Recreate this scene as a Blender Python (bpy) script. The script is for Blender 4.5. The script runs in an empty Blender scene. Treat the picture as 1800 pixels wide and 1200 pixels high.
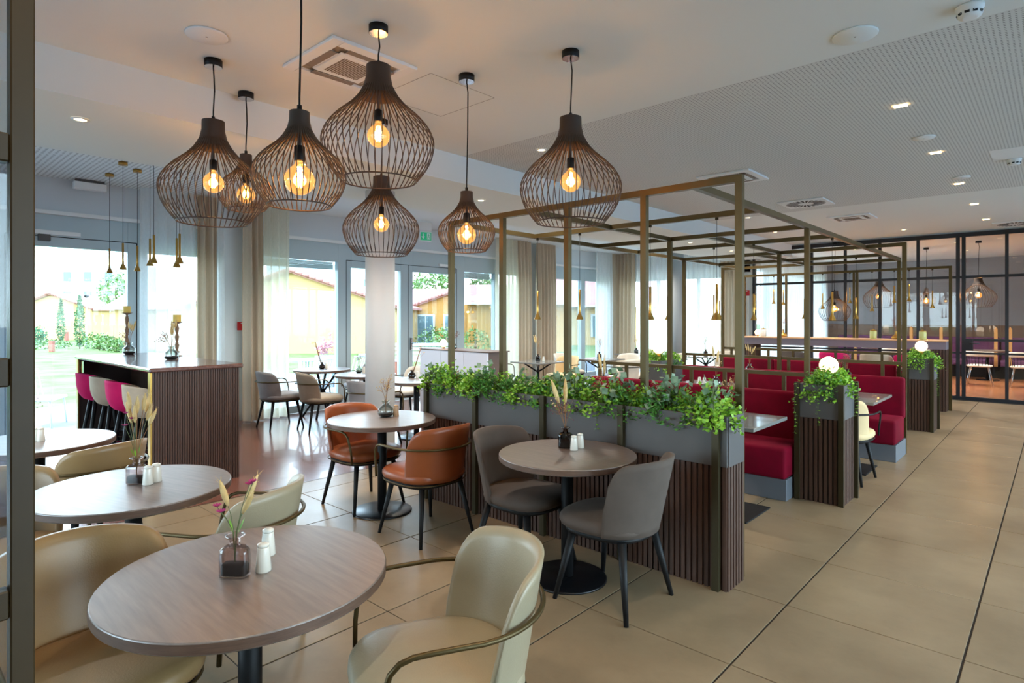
import bpy, bmesh, math, random
import numpy as np
from math import sin, cos, pi, radians, sqrt, atan2
random.seed(7)
S = bpy.context.scene
COL = S.collection

# ------------------------------------------------------------------ camera
FPX, HY, TH, HC = 1050.0, 557.0, radians(42.5), 1.55      # focal length (px), horizon row, yaw, camera height
cam = bpy.data.cameras.new('camera')
cam.lens = FPX / 1800 * 36.0
cam.sensor_width = 36.0
cam.shift_y = -(600 - HY) / 1800
cam.clip_start, cam.clip_end = 0.05, 400
camo = bpy.data.objects.new('camera', cam)
COL.objects.link(camo)
camo.location = (0, 0, HC)
camo.rotation_euler = (pi / 2, 0, TH)
S.camera = camo

# ------------------------------------------------------------------ sky, sun, exposure
W = bpy.data.worlds.new('sky')
S.world = W
W.use_nodes = True
wn, wl = W.node_tree.nodes, W.node_tree.links
wn.clear()
wo = wn.new('ShaderNodeOutputWorld')
wb = wn.new('ShaderNodeBackground')
wg = wn.new('ShaderNodeNewGeometry')
ws = wn.new('ShaderNodeSeparateXYZ')
wr = wn.new('ShaderNodeValToRGB')
wl.new(wg.outputs['Incoming'], ws.inputs[0])
wm = wn.new('ShaderNodeMath'); wm.operation = 'MULTIPLY'; wm.inputs[1].default_value = -1
wl.new(ws.outputs['Z'], wm.inputs[0])
wl.new(wm.outputs[0], wr.inputs[0])
wr.color_ramp.elements[0].position = 0.0
wr.color_ramp.elements[0].color = (0.80, 0.92, 1.0, 1)
wr.color_ramp.elements[1].position = 0.75
wr.color_ramp.elements[1].color = (0.42, 0.66, 1.0, 1)
wl.new(wr.outputs[0], wb.inputs[0])
wb.inputs[1].default_value = 8.5
wl.new(wb.outputs[0], wo.inputs[0])

sun = bpy.data.lights.new('sun', 'SUN')
sun.energy = 3.2
sun.color = (1.0, 0.95, 0.86)
sun.angle = radians(0.6)
suno = bpy.data.objects.new('sun', sun)
COL.objects.link(suno)
# shines from the -Y side, high, slightly from beyond the window wall
from mathutils import Vector, Matrix
suno.rotation_euler = Vector((0.16, 0.60, -0.80)).to_track_quat('-Z', 'Y').to_euler()

S.view_settings.view_transform = 'Standard'
S.view_settings.look = 'None'
S.view_settings.exposure = 0.58
S.view_settings.gamma = 1.0
S.view_settings.use_curve_mapping = False
cy = S.cycles
cy.max_bounces = 9
cy.diffuse_bounces = 5
cy.glossy_bounces = 4
cy.transmission_bounces = 8
cy.transparent_max_bounces = 18
cy.caustics_reflective = False
cy.caustics_refractive = False
cy.sample_clamp_indirect = 6.0
cy.use_denoising = True

# ------------------------------------------------------------------ pixel helpers (a pixel gives a direction, the plane gives the distance)
Fv = np.array([-sin(TH), cos(TH), 0.0]); Rv = np.array([cos(TH), sin(TH), 0.0]); Cv = np.array([0, 0, HC])
def ray(px, py): return Fv + Rv * (px - 900) / FPX + np.array([0, 0, (HY - py) / FPX])
def onz(px, py, z=0.0):
    r = ray(px, py); return Cv + r * (z - HC) / r[2]
def onx(px, py, x):
    r = ray(px, py); return Cv + r * x / r[0]
def ony(px, py, y):
    r = ray(px, py); return Cv + r * y / r[1]
def at(px, py, d): return Cv + ray(px, py) * d

# ------------------------------------------------------------------ materials
def lin(c):
    return tuple(((v / 255) / 12.92 if v / 255 <= 0.04045 else ((v / 255 + 0.055) / 1.055) ** 2.4) for v in c)
MAT = {}
def mat(name, col, rough=0.5, metal=0.0, var=0.0, scale=8.0, stretch=(1, 1, 1), bump=0.0, bscale=60.0, sheen=0.0,
        spec=0.5, emit=None, estr=0.0, coat=0.0, col2=None, detail=4.0):
    if name in MAT: return MAT[name]
    m = bpy.data.materials.new(name); m.use_nodes = True
    n, l = m.node_tree.nodes, m.node_tree.links
    p = n['Principled BSDF']
    c = lin(col)
    p.inputs['Base Color'].default_value = (*c, 1)
    p.inputs['Roughness'].default_value = rough
    p.inputs['Metallic'].default_value = metal
    p.inputs['Specular IOR Level'].default_value = spec
    if sheen:
        p.inputs['Sheen Weight'].default_value = sheen
        p.inputs['Sheen Roughness'].default_value = 0.4
        p.inputs['Sheen Tint'].default_value = (*[min(1, v * 2.2 + .02) for v in c], 1)
    if coat: p.inputs['Coat Weight'].default_value = coat
    if emit is not None:
        p.inputs['Emission Color'].default_value = (*lin(emit), 1)
        p.inputs['Emission Strength'].default_value = estr
    if var > 0 or col2 is not None or bump > 0:
        tc = n.new('ShaderNodeTexCoord')
        mp = n.new('ShaderNodeMapping')
        mp.inputs['Scale'].default_value = stretch
        l.new(tc.outputs['Object'], mp.inputs[0])
    if var > 0 or col2 is not None:
        nz = n.new('ShaderNodeTexNoise')
        nz.inputs['Scale'].default_value = scale
        nz.inputs['Detail'].default_value = detail
        nz.inputs['Roughness'].default_value = 0.6
        l.new(mp.outputs[0], nz.inputs['Vector'])
        rp = n.new('ShaderNodeValToRGB')
        rp.color_ramp.elements[0].position = 0.3
        rp.color_ramp.elements[1].position = 0.7
        if col2 is None:
            a = tuple(v * (1 - var) for v in c); b = tuple(min(1, v * (1 + var)) for v in c)
        else:
            a, b = c, lin(col2)
        rp.color_ramp.elements[0].color = (*a, 1)
        rp.color_ramp.elements[1].color = (*b, 1)
        l.new(nz.outputs[0], rp.inputs[0])
        l.new(rp.outputs[0], p.inputs['Base Color'])
    if bump > 0:
        nb = n.new('ShaderNodeTexNoise')
        nb.inputs['Scale'].default_value = bscale
        nb.inputs['Detail'].default_value = 3
        l.new(mp.outputs[0], nb.inputs['Vector'])
        bp = n.new('ShaderNodeBump')
        bp.inputs['Strength'].default_value = bump
        bp.inputs['Distance'].default_value = 0.01
        l.new(nb.outputs[0], bp.inputs['Height'])
        l.new(bp.outputs[0], p.inputs['Normal'])
    MAT[name] = m
    return m

def glass_mat(name, tint=(255, 255, 255), refl=0.06, rough=0.0, dens=0.0):
    """thin clear glazing: light passes straight, the surface mirrors a little more at a glancing angle"""
    if name in MAT: return MAT[name]
    m = bpy.data.materials.new(name); m.use_nodes = True
    n, l = m.node_tree.nodes, m.node_tree.links
    n.clear()
    o = n.new('ShaderNodeOutputMaterial')
    t = n.new('ShaderNodeBsdfTransparent'); t.inputs[0].default_value = (*lin(tint), 1)
    g = n.new('ShaderNodeBsdfGlossy'); g.inputs['Roughness'].default_value = rough
    f = n.new('ShaderNodeFresnel'); f.inputs[0].default_value = 1.45
    ml = n.new('ShaderNodeMath'); ml.operation = 'MULTIPLY'; ml.inputs[1].default_value = refl / 0.04
    l.new(f.outputs[0], ml.inputs[0])
    cl = n.new('ShaderNodeClamp'); cl.inputs['Max'].default_value = 0.6
    l.new(ml.outputs[0], cl.inputs[0])
    mx = n.new('ShaderNodeMixShader')
    l.new(cl.outputs[0], mx.inputs[0]); l.new(t.outputs[0], mx.inputs[1]); l.new(g.outputs[0], mx.inputs[2])
    l.new(mx.outputs[0], o.inputs[0])
    MAT[name] = m
    return m

def cloth_mat(name, col, transl, transp):
    if name in MAT: return MAT[name]
    m = bpy.data.materials.new(name); m.use_nodes = True
    n, l = m.node_tree.nodes, m.node_tree.links
    n.clear()
    o = n.new('ShaderNodeOutputMaterial')
    d = n.new('ShaderNodeBsdfDiffuse'); t = n.new('ShaderNodeBsdfTranslucent'); tr = n.new('ShaderNodeBsdfTransparent')
    tc = n.new('ShaderNodeTexCoord'); mp = n.new('ShaderNodeMapping'); mp.inputs['Scale'].default_value = (60, 60, 8)
    nz = n.new('ShaderNodeTexNoise'); nz.inputs['Scale'].default_value = 3
    l.new(tc.outputs['Object'], mp.inputs[0]); l.new(mp.outputs[0], nz.inputs['Vector'])
    rp = n.new('ShaderNodeValToRGB'); c = lin(col)
    rp.color_ramp.elements[0].color = (*[v * .85 for v in c], 1); rp.color_ramp.elements[1].color = (*[min(1, v * 1.1) for v in c], 1)
    l.new(nz.outputs[0], rp.inputs[0])
    l.new(rp.outputs[0], d.inputs[0]); l.new(rp.outputs[0], t.inputs[0])
    m1 = n.new('ShaderNodeMixShader'); m1.inputs[0].default_value = transl
    l.new(d.outputs[0], m1.inputs[1]); l.new(t.outputs[0], m1.inputs[2])
    m2 = n.new('ShaderNodeMixShader'); m2.inputs[0].default_value = transp
    l.new(m1.outputs[0], m2.inputs[1]); l.new(tr.outputs[0], m2.inputs[2])
    l.new(m2.outputs[0], o.inputs[0])
    MAT[name] = m
    return m

def leaf_mat(name, col, col2, rough=0.45):
    m = mat(name, col, rough, col2=col2, scale=18.0, detail=1.0)
    p = m.node_tree.nodes['Principled BSDF']
    p.inputs['Subsurface Weight'].default_value = 0.0
    return m

M_white = mat('white_paint', (226, 228, 226), 0.7)
M_ceil = mat('ceiling_plaster', (222, 226, 222), 0.75)
M_ceil2 = mat('ceiling_window_side', (222, 226, 226), 0.75)
M_wallgrey = mat('wall_grey_blue', (202, 208, 210), 0.7)
M_frame = mat('window_frame_grey', (172, 187, 192), 0.45)
M_bronze = mat('bronze_metal', (84, 69, 38), 0.40, 0.6, var=0.1, scale=5)
M_bronze_d = mat('dark_bronze_metal', (62, 54, 34), 0.4, 0.5)
M_olive = mat('olive_brown_steel', (60, 47, 27), 0.42, 0.1, var=0.15, scale=3, spec=0.35)
M_black = mat('black_powder_coat', (14, 14, 15), 0.55, spec=0.3)
M_blackm = mat('black_satin_metal', (16, 17, 20), 0.3, 0.2)
M_blackglass = mat('partition_black_steel', (24, 26, 32), 0.4)
M_chrome = mat('chrome', (200, 204, 208), 0.12, 1.0)
M_gold = mat('brushed_gold', (186, 146, 74), 0.28, 0.9)
M_panel = mat('planter_grey_laminate', (80, 77, 76), 0.55, var=0.06, scale=3)
M_plinth = mat('plinth_grey_laminate', (92, 96, 102), 0.5)
M_slat = mat('walnut_slats', (54, 34, 25), 0.5, col2=(84, 56, 42), scale=3.0, stretch=(30, 30, 1.2))
M_slat_b = mat('walnut_slat_ground', (44, 30, 26), 0.6)
M_wood = mat('walnut_tabletop', (98, 84, 76), 0.42, col2=(130, 114, 104), scale=2.2, stretch=(2.0, 22, 22), coat=0.9, spec=0.9)
M_wood.node_tree.nodes['Principled BSDF'].inputs['Coat Roughness'].default_value = 0.34
M_woode = mat('walnut_table_edge', (84, 62, 50), 0.5, col2=(106, 80, 64), scale=4, stretch=(3, 3, 30))
M_barwood = mat('walnut_bar_top', (84, 56, 50), 0.2, col2=(116, 82, 72), scale=2.2, stretch=(1.5, 20, 20), coat=0.4)
M_cream = mat('cream_leather', (162, 150, 124), 0.36, var=0.05, scale=6, bump=0.08, bscale=180)
M_tan = mat('tan_leather', (150, 120, 80), 0.36, var=0.05, scale=6, bump=0.08, bscale=180)
M_orange = mat('cognac_leather', (144, 74, 38), 0.34, var=0.08, scale=6, bump=0.08, bscale=180)
M_taupe = mat('taupe_velvet', (88, 78, 71), 0.75, var=0.12, scale=5, sheen=0.35, spec=0.2)
M_greyv = mat('grey_velvet', (148, 142, 140), 0.75, var=0.12, scale=5, sheen=0.35, spec=0.2)
M_beigev = mat('beige_velvet', (168, 152, 132), 0.75, var=0.1, scale=5, sheen=0.35, spec=0.2)
M_bone = mat('bone_fabric', (212, 204, 190), 0.7, var=0.04, scale=8)
M_sand = mat('sand_fabric', (214, 186, 140), 0.75, var=0.04, scale=8, sheen=0.3)
M_red = mat('crimson_velvet', (100, 0, 26), 0.8, var=0.25, scale=4, sheen=0.35, spec=0.12)
M_magenta = mat('magenta_velvet', (190, 24, 88), 0.75, var=0.12, scale=5, sheen=0.4, spec=0.15)
M_purple = mat('purple_fabric', (104, 62, 98), 0.8, var=0.1, scale=6)
M_stone = mat('grey_stone_top', (124, 125, 122), 0.14, var=0.02, scale=3, coat=0.3)
M_ceramic = mat('white_ceramic', (226, 222, 210), 0.22, coat=0.3)
M_candle = mat('yellow_candle_wax', (232, 194, 92), 0.5)
M_turned = mat('turned_wood', (132, 98, 70), 0.5, var=0.15, scale=10)
M_glassw = glass_mat('window_glass', (246, 252, 252), 0.025)
M_glassp = glass_mat('partition_glass', (240, 244, 246), 0.035)
M_glassb = glass_mat('bottle_glass', (236, 222, 218), 0.09)
M_glassbr = glass_mat('brown_bottle_glass', (104, 70, 54), 0.10)
M_glassc = glass_mat('clear_vase_glass', (226, 230, 226), 0.10)
M_amber = glass_mat('amber_bulb_glass', (255, 214, 150), 0.08)
_n, _l = M_amber.node_tree.nodes, M_amber.node_tree.links
_e = _n.new('ShaderNodeEmission'); _e.inputs[0].default_value = (1.0, .50, .16, 1); _e.inputs[1].default_value = 0.30
_a = _n.new('ShaderNodeAddShader'); _o = [q for q in _n if q.type == 'OUTPUT_MATERIAL'][0]
_l.new(_o.inputs[0].links[0].from_socket, _a.inputs[0]); _l.new(_e.outputs[0], _a.inputs[1]); _l.new(_a.outputs[0], _o.inputs[0])
M_fil = mat('hot_filament', (255, 190, 110), 0.5, emit=(255, 186, 96), estr=42.0)
M_glow = mat('opal_globe_lamp', (255, 236, 210), 0.4, emit=(255, 212, 168), estr=1.15)
M_dl = mat('lit_downlight', (255, 240, 214), 0.4, emit=(255, 228, 178), estr=5.0)
M_sand_b = mat('black_sand', (22, 20, 22), 0.8)
M_red_s = mat('signal_red', (196, 30, 36), 0.4)
M_green_s = mat('exit_green', (20, 150, 100), 0.4, emit=(20, 150, 100), estr=0.35)
M_sheer = cloth_mat('sheer_white_voile', (246, 248, 244), 0.6, 0.32)
M_sheer_y = cloth_mat('sheer_cream_voile', (240, 234, 212), 0.55, 0.2)
M_drape = cloth_mat('taupe_linen_drape', (198, 180, 156), 0.2, 0.0)
M_leaf_l = leaf_mat('light_green_leaf', (92, 150, 28), (160, 204, 66))
M_leaf_d = leaf_mat('deep_green_leaf', (44, 104, 36), (96, 156, 62))
M_leaf_e = leaf_mat('eucalyptus_leaf', (96, 128, 100), (150, 172, 140))
M_leaf_r = leaf_mat('reddish_leaf', (118, 80, 64), (150, 128, 90))
M_stem = mat('green_stem', (90, 100, 56), 0.6)
M_dry = mat('dried_grass', (204, 168, 106), 0.8, col2=(228, 200, 142), scale=30)
M_dryd = mat('dried_brown', (150, 104, 64), 0.8)
M_flower = mat('magenta_flower', (170, 50, 120), 0.7)
M_berry = mat('dark_red_berry', (110, 40, 60), 0.6)
M_soil = mat('planter_soil', (40, 32, 26), 0.9)

# floor tile with fine wear, perforated ceiling and plank floor
def tile_mat():
    m = mat('porcelain_tile', (124, 105, 80), 0.34, col2=(151, 131, 103), scale=1.5, detail=6.0, bump=0.03, bscale=25)
    n, l = m.node_tree.nodes, m.node_tree.links
    p = n['Principled BSDF']
    g = n.new('ShaderNodeNewGeometry')
    mp = [x for x in n if x.type == 'MAPPING'][0]
    l.new(g.outputs['Position'], mp.inputs[0])
    # fine speckled wear multiplied in
    nz = n.new('ShaderNodeTexNoise'); nz.inputs['Scale'].default_value = 9; nz.inputs['Detail'].default_value = 8; nz.inputs['Roughness'].default_value = 0.72
    l.new(g.outputs['Position'], nz.inputs['Vector'])
    r = n.new('ShaderNodeValToRGB')
    r.color_ramp.elements[0].position = 0.28; r.color_ramp.elements[0].color = (0.62, 0.60, 0.58, 1)
    r.color_ramp.elements[1].position = 0.5; r.color_ramp.elements[1].color = (1, 1, 1, 1)
    l.new(nz.outputs[0], r.inputs[0])
    mx = n.new('ShaderNodeMixRGB'); mx.blend_type = 'MULTIPLY'; mx.inputs[0].default_value = 0.3
    src = p.inputs['Base Color'].links[0].from_socket
    l.new(src, mx.inputs[1]); l.new(r.outputs[0], mx.inputs[2]); l.new(mx.outputs[0], p.inputs['Base Color'])
    rr = n.new('ShaderNodeMapRange'); rr.inputs['To Min'].default_value = 0.24; rr.inputs['To Max'].default_value = 0.40
    l.new(nz.outputs[0], rr.inputs['Value']); l.new(rr.outputs[0], p.inputs['Roughness'])
    return m
M_tile = tile_mat()
M_grout = mat('dark_grout', (44, 36, 28), 0.9)
def perf_mat(name, col, pitch=0.026, rad=0.23, dark=0.42):
    m = mat(name, col, 0.75)
    n, l = m.node_tree.nodes, m.node_tree.links
    p = n['Principled BSDF']
    g = n.new('ShaderNodeNewGeometry')
    vm = n.new('ShaderNodeVectorMath'); vm.operation = 'SCALE'; vm.inputs['Scale'].default_value = 1 / pitch
    l.new(g.outputs['Position'], vm.inputs[0])
    fr = n.new('ShaderNodeVectorMath'); fr.operation = 'FRACTION'; l.new(vm.outputs[0], fr.inputs[0])
    sb = n.new('ShaderNodeVectorMath'); sb.operation = 'SUBTRACT'; sb.inputs[1].default_value = (.5, .5, 0); l.new(fr.outputs[0], sb.inputs[0])
    ml = n.new('ShaderNodeVectorMath'); ml.operation = 'MULTIPLY'; ml.inputs[1].default_value = (1, 1, 0); l.new(sb.outputs[0], ml.inputs[0])
    ln = n.new('ShaderNodeVectorMath'); ln.operation = 'LENGTH'; l.new(ml.outputs[0], ln.inputs[0])
    ls = n.new('ShaderNodeMath'); ls.operation = 'LESS_THAN'; ls.inputs[1].default_value = rad; l.new(ln.outputs['Value'], ls.inputs[0])
    mx = n.new('ShaderNodeMixRGB'); c = lin(col)
    mx.inputs[1].default_value = (*c, 1); mx.inputs[2].default_value = (*[v * dark for v in c], 1)
    l.new(ls.outputs[0], mx.inputs[0]); l.new(mx.outputs[0], p.inputs['Base Color'])
    return m
M_perf = perf_mat('perforated_acoustic_board', (210, 212, 208))
M_perfw = perf_mat('perforated_board_window_side', (226, 232, 232), pitch=0.05, rad=0.26)
def plank_mat():
    m = mat('red_brown_plank_floor', (118, 74, 60), 0.24, coat=0.15)
    n, l = m.node_tree.nodes, m.node_tree.links
    p = n['Principled BSDF']
    g = n.new('ShaderNodeNewGeometry')
    mp = n.new('ShaderNodeMapping'); mp.inputs['Scale'].default_value = (1, 1, 1); l.new(g.outputs['Position'], mp.inputs[0])
    b = n.new('ShaderNodeTexBrick')
    b.inputs['Scale'].default_value = 1.0
    b.inputs['Brick Width'].default_value = 1.5; b.inputs['Row Height'].default_value = 0.16
    b.inputs['Mortar Size'].default_value = 0.002; b.inputs['Bias'].default_value = 0.0
    b.inputs['Color1'].default_value = (*lin((112, 70, 58)), 1); b.inputs['Color2'].default_value = (*lin((138, 90, 74)), 1)
    b.inputs['Mortar'].default_value = (*lin((70, 42, 36)), 1)
    l.new(mp.outputs[0], b.inputs['Vector'])
    mp2 = n.new('ShaderNodeMapping'); mp2.inputs['Scale'].default_value = (1.5, 22, 1); l.new(g.outputs['Position'], mp2.inputs[0])
    nz = n.new('ShaderNodeTexNoise'); nz.inputs['Scale'].default_value = 2; nz.inputs['Detail'].default_value = 5; l.new(mp2.outputs[0], nz.inputs['Vector'])
    mx = n.new('ShaderNodeMixRGB'); mx.blend_type = 'MULTIPLY'; mx.inputs[0].default_value = 0.5
    l.new(b.outputs[0], mx.inputs[1]); l.new(nz.outputs[0], mx.inputs[2])
    l.new(mx.outputs[0], p.inputs['Base Color'])
    return m
M_plank = plank_mat()

# ------------------------------------------------------------------ mesh builder
class MB:
    def __init__(s): s.v = []; s.f = []; s.sm = []
    def add(s, vs, fs, smooth=False):
        o = len(s.v); s.v += [tuple(map(float, p)) for p in vs]
        for f in fs: s.f.append(tuple(i + o for i in f)); s.sm.append(smooth)
        return s
    def box(s, x0, x1, y0, y1, z0, z1, bev=0.0):
        if bev <= 0:
            v = [(x0, y0, z0), (x1, y0, z0), (x1, y1, z0), (x0, y1, z0), (x0, y0, z1), (x1, y0, z1), (x1, y1, z1), (x0, y1, z1)]
            return s.add(v, [(3, 2, 1, 0), (4, 5, 6, 7), (0, 1, 5, 4), (1, 2, 6, 5), (2, 3, 7, 6), (3, 0, 4, 7)])
        b = min(bev, (x1 - x0) / 2.01, (y1 - y0) / 2.01, (z1 - z0) / 2.01)
        bm = bmesh.new()
        bmesh.ops.create_cube(bm, size=1)
        for q in bm.verts:
            q.co = ((x0 + x1) / 2 + q.co.x * (x1 - x0), (y0 + y1) / 2 + q.co.y * (y1 - y0), (z0 + z1) / 2 + q.co.z * (z1 - z0))
        bmesh.ops.bevel(bm, geom=list(bm.edges), offset=b, segments=3 if b > 0.012 else 1, affect='EDGES', profile=0.5)
        bm.verts.index_update()
        s.add([q.co[:] for q in bm.verts], [[q.index for q in f.verts] for f in bm.faces], b > 0.012)
        bm.free()
        return s
    def lathe(s, prof, seg=24, cx=0, cy=0, smooth=True, cap=True, sx=1.0, sy=1.0):
        """prof: (r, z) from bottom to top"""
        o = len(s.v); n = len(prof); vs = []
        for r, z in prof:
            for k in range(seg):
                a = 2 * pi * k / seg; vs.append((cx + sx * r * cos(a), cy + sy * r * sin(a), z))
        fs = []
        for i in range(n - 1):
            for k in range(seg):
                k2 = (k + 1) % seg
                fs.append((i * seg + k, i * seg + k2, (i + 1) * seg + k2, (i + 1) * seg + k))
        s.add(vs, fs, smooth)
        if cap:
            if prof[0][0] > 1e-6: s.f.append(tuple(o + k for k in range(seg))[::-1]); s.sm.append(False)
            if prof[-1][0] > 1e-6: s.f.append(tuple(o + (n - 1) * seg + k for k in range(seg))); s.sm.append(False)
        return s
    def tube(s, pts, r, seg=6, closed=False, smooth=True, cap=True):
        P = [Vector(p) for p in pts]; n = len(P)
        R = r if isinstance(r, (list, tuple)) else [r] * n
        t0 = (P[1] - P[0]).normalized()
        up = Vector((0, 0, 1)) if abs(t0.z) < 0.9 else Vector((1, 0, 0))
        u = t0.cross(up).normalized(); vs = []
        for i in range(n):
            if closed: t = (P[(i + 1) % n] - P[i - 1]).normalized()
            else: t = (P[min(i + 1, n - 1)] - P[max(i - 1, 0)]).normalized()
            u = (u - t * u.dot(t)).normalized(); w = t.cross(u)
            for k in range(seg):
                a = 2 * pi * k / seg + pi / seg
                vs.append(P[i] + (u * cos(a) + w * sin(a)) * R[i])
        fs = []
        m = n if closed else n - 1
        for i in range(m):
            for k in range(seg):
                k2 = (k + 1) % seg; j = (i + 1) % n
                fs.append((i * seg + k, i * seg + k2, j * seg + k2, j * seg + k))
        if cap and not closed:
            fs.append(tuple(range(seg))[::-1]); fs.append(tuple((n - 1) * seg + k for k in range(seg)))
        return s.add(vs, fs, smooth)
    def prism(s, poly, y0, y1):
        """polygon in XZ pushed along Y"""
        n = len(poly)
        v = [(x, y0, z) for x, z in poly] + [(x, y1, z) for x, z in poly]
        f = [tuple(range(n)), tuple(range(2 * n - 1, n - 1, -1))] + [(i, i + n, (i + 1) % n + n, (i + 1) % n) for i in range(n)]
        return s.add(v, f)
    def mesh(s, name):
        me = bpy.data.meshes.new(name)
        me.from_pydata(s.v, [], s.f)
        if any(s.sm): me.polygons.foreach_set('use_smooth', s.sm)
        me.update()
        return me
    def build(s, name, m, parent=None, loc=None, rz=0):
        me = s.mesh(name); me.materials.append(m)
        return put(name, me, parent, loc, rz)

def put(name, me, parent=None, loc=None, rz=0):
    o = bpy.data.objects.new(name, me)
    COL.objects.link(o)
    if loc is not None: o.location = loc
    if rz: o.rotation_euler = (0, 0, rz)
    if parent is not None: o.parent = parent
    return o
def tag(o, label, cat, group=None, kind=None):
    o['label'] = label; o['category'] = cat
    if group: o['group'] = group
    if kind: o['kind'] = kind
    return o
def thing(name, label, cat, loc=(0, 0, 0), rz=0, group=None, kind=None):
    o = bpy.data.objects.new(name, None); COL.objects.link(o)
    o.empty_display_size = 0.1
    o.location = loc; o.rotation_euler = (0, 0, rz)
    return tag(o, label, cat, group, kind)
def dup(root, loc, rz=0, label=None, group=None, scale=None, mats=None):
    r = root.copy(); COL.objects.link(r); r.location = loc; r.rotation_euler = (0, 0, rz)
    if label: r['label'] = label
    if group: r['group'] = group
    elif label and 'group' in r: del r['group']
    if scale: r.scale = (scale,) * 3
    def rec(a, b):
        for ch in list(a.children):
            c = ch.copy(); COL.objects.link(c); c.parent = b
            if mats and c.type == 'MESH' and c.data.materials and c.data.materials[0].name in mats:
                key = (c.data.name, c.data.materials[0].name, mats[c.data.materials[0].name].name)
                if key not in _swap:
                    d = c.data.copy(); d.materials[0] = mats[c.data.materials[0].name]; _swap[key] = d
                c.data = _swap[key]
            rec(ch, c)
    rec(root, r)
    return r
_swap = {}
def lamp(name, kind, loc, energy, color, parent=None, size=0.05, spot=None, rot=None, blend=0.6):
    l = bpy.data.lights.new(name, kind); l.energy = energy; l.color = color
    if kind == 'AREA': l.shape = 'DISK'; l.size = size
    else: l.shadow_soft_size = size
    if spot: l.spot_size = spot; l.spot_blend = blend
    o = bpy.data.objects.new(name, l); COL.objects.link(o); o.location = loc
    if rot: o.rotation_euler = rot
    if parent: o.parent = parent
    return o
def struct(name, mb, m, label, cat, parent=None):
    o = mb.build(name, m, parent)
    if parent is None: tag(o, label, cat, kind='structure')
    return o


# ================================================================== THE ROOM
XW, YF, YB, XR = -9.05, 14.0, -3.0, 3.0        # window wall, far wall, wall behind the camera, right wall
ZC, ZC2, ZB = 3.15, 3.25, 2.88                 # main ceiling, window-side ceiling, beam underside
XB0, XB1 = -5.87, -4.38                        # beam
XFL = -5.22                                    # tile meets planks
def yw(px): return float(onx(px, HY, XW)[1])
def xf(px): return float(ony(px, HY, YF)[0])

# ---- floor
floor = MB().box(XFL, XR, YB, YF, -0.15, -0.004).build('floor', M_grout)
tag(floor, 'beige porcelain tile floor with dark joints', 'floor', kind='structure')
PX, PY = 0.764, 0.745
tm = MB(); gx, gy = 0.0048, 0.0026
hx, hy2 = PX / 2 - gx, PY / 2 - gy
tm.add([(-hx, -hy2, -.012), (hx, -hy2, -.012), (hx, hy2, -.012), (-hx, hy2, -.012),
        (-hx, -hy2, -.001), (hx, -hy2, -.001), (hx, hy2, -.001), (-hx, hy2, -.001),
        (-hx + .002, -hy2 + .002, 0), (hx - .002, -hy2 + .002, 0), (hx - .002, hy2 - .002, 0), (-hx + .002, hy2 - .002, 0)],
       [(0, 1, 5, 4), (1, 2, 6, 5), (2, 3, 7, 6), (3, 0, 4, 7), (4, 5, 9, 8), (5, 6, 10, 9), (6, 7, 11, 10), (7, 4, 8, 11), (8, 9, 10, 11)])
tme = tm.mesh('tile'); tme.materials.append(M_tile)
x = -1.084 - PX / 2 - 5 * PX
ix = 0
while x < 2.9:
    y = 2.624 - PY / 2 - 4 * PY
    while y < 13.9:
        if y + PY / 2 < YF + .05:
            full = x - PX / 2 > XFL - 0.01
            if full: put('tile', tme, floor, (x, y, 0))
            else:
                w = (x + PX / 2) - XFL
                if w > 0.06:
                    t = put('tile', tme, floor, (XFL + w / 2, y, 0)); t.scale = (w / PX, 1, 1)
        y += PY
    x += PX
fw = MB().box(XW, XFL, YB, YF, -0.15, 0.0).build('floor_wood', M_plank)
tag(fw, 'glossy red-brown plank floor on the window side', 'floor', kind='structure')
trim = MB().box(XFL - .006, XFL + .006, YB, YF, -0.02, 0.0015).build('trim_1', M_bronze_d)
tag(trim, 'thin bronze strip where tiles meet the plank floor', 'trim', kind='structure')
M_floor2 = mat('brown_vinyl_floor', (150, 96, 62), 0.25, var=0.12, scale=3)
f2 = MB().box(-5.3, XR, YF, 20.0, -0.15, 0.0).build('floor_far_room', M_floor2)
tag(f2, 'glossy brown floor of the room behind the glass partition', 'floor', kind='structure')

# ---- ceilings
c1 = MB().box(XB1, XR, YB, 4.05, ZC, ZC + .2).box(XB1, XR, 9.6, YF, ZC, ZC + .2)
struct('ceiling', c1, M_ceil, 'smooth pale grey ceiling over the tiled dining area', 'ceiling')
c2 = MB().box(XB1, XR, 4.05, 9.6, ZC, ZC + .2)
struct('ceiling_perforated', c2, M_perf, 'perforated acoustic ceiling above the aisle and booths', 'ceiling')
bm_ = MB().box(XB0, XB1, YB, YF, ZB, ZC2 + .15)
struct('ceiling_beam', bm_, M_ceil, 'wide dropped ceiling beam along the column line', 'ceiling beam')
c3 = MB().box(XW, XB0, 3.2, YF, ZC2, ZC2 + .15)
struct('ceiling_window_side', c3, M_ceil2, 'plain white ceiling strip beside the curtains', 'ceiling')
c4 = MB().box(XW, XB0, YB, 3.2, ZC2, ZC2 + .15)
struct('ceiling_window_perforated', c4, M_perfw, 'perforated white ceiling strip above the bar table', 'ceiling')
c5 = MB().box(-5.3, XR, YF, 20.0, 3.12, 3.3)
struct('ceiling_far_room', c5, M_ceil, 'white ceiling of the room behind the glass partition', 'ceiling')

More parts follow.
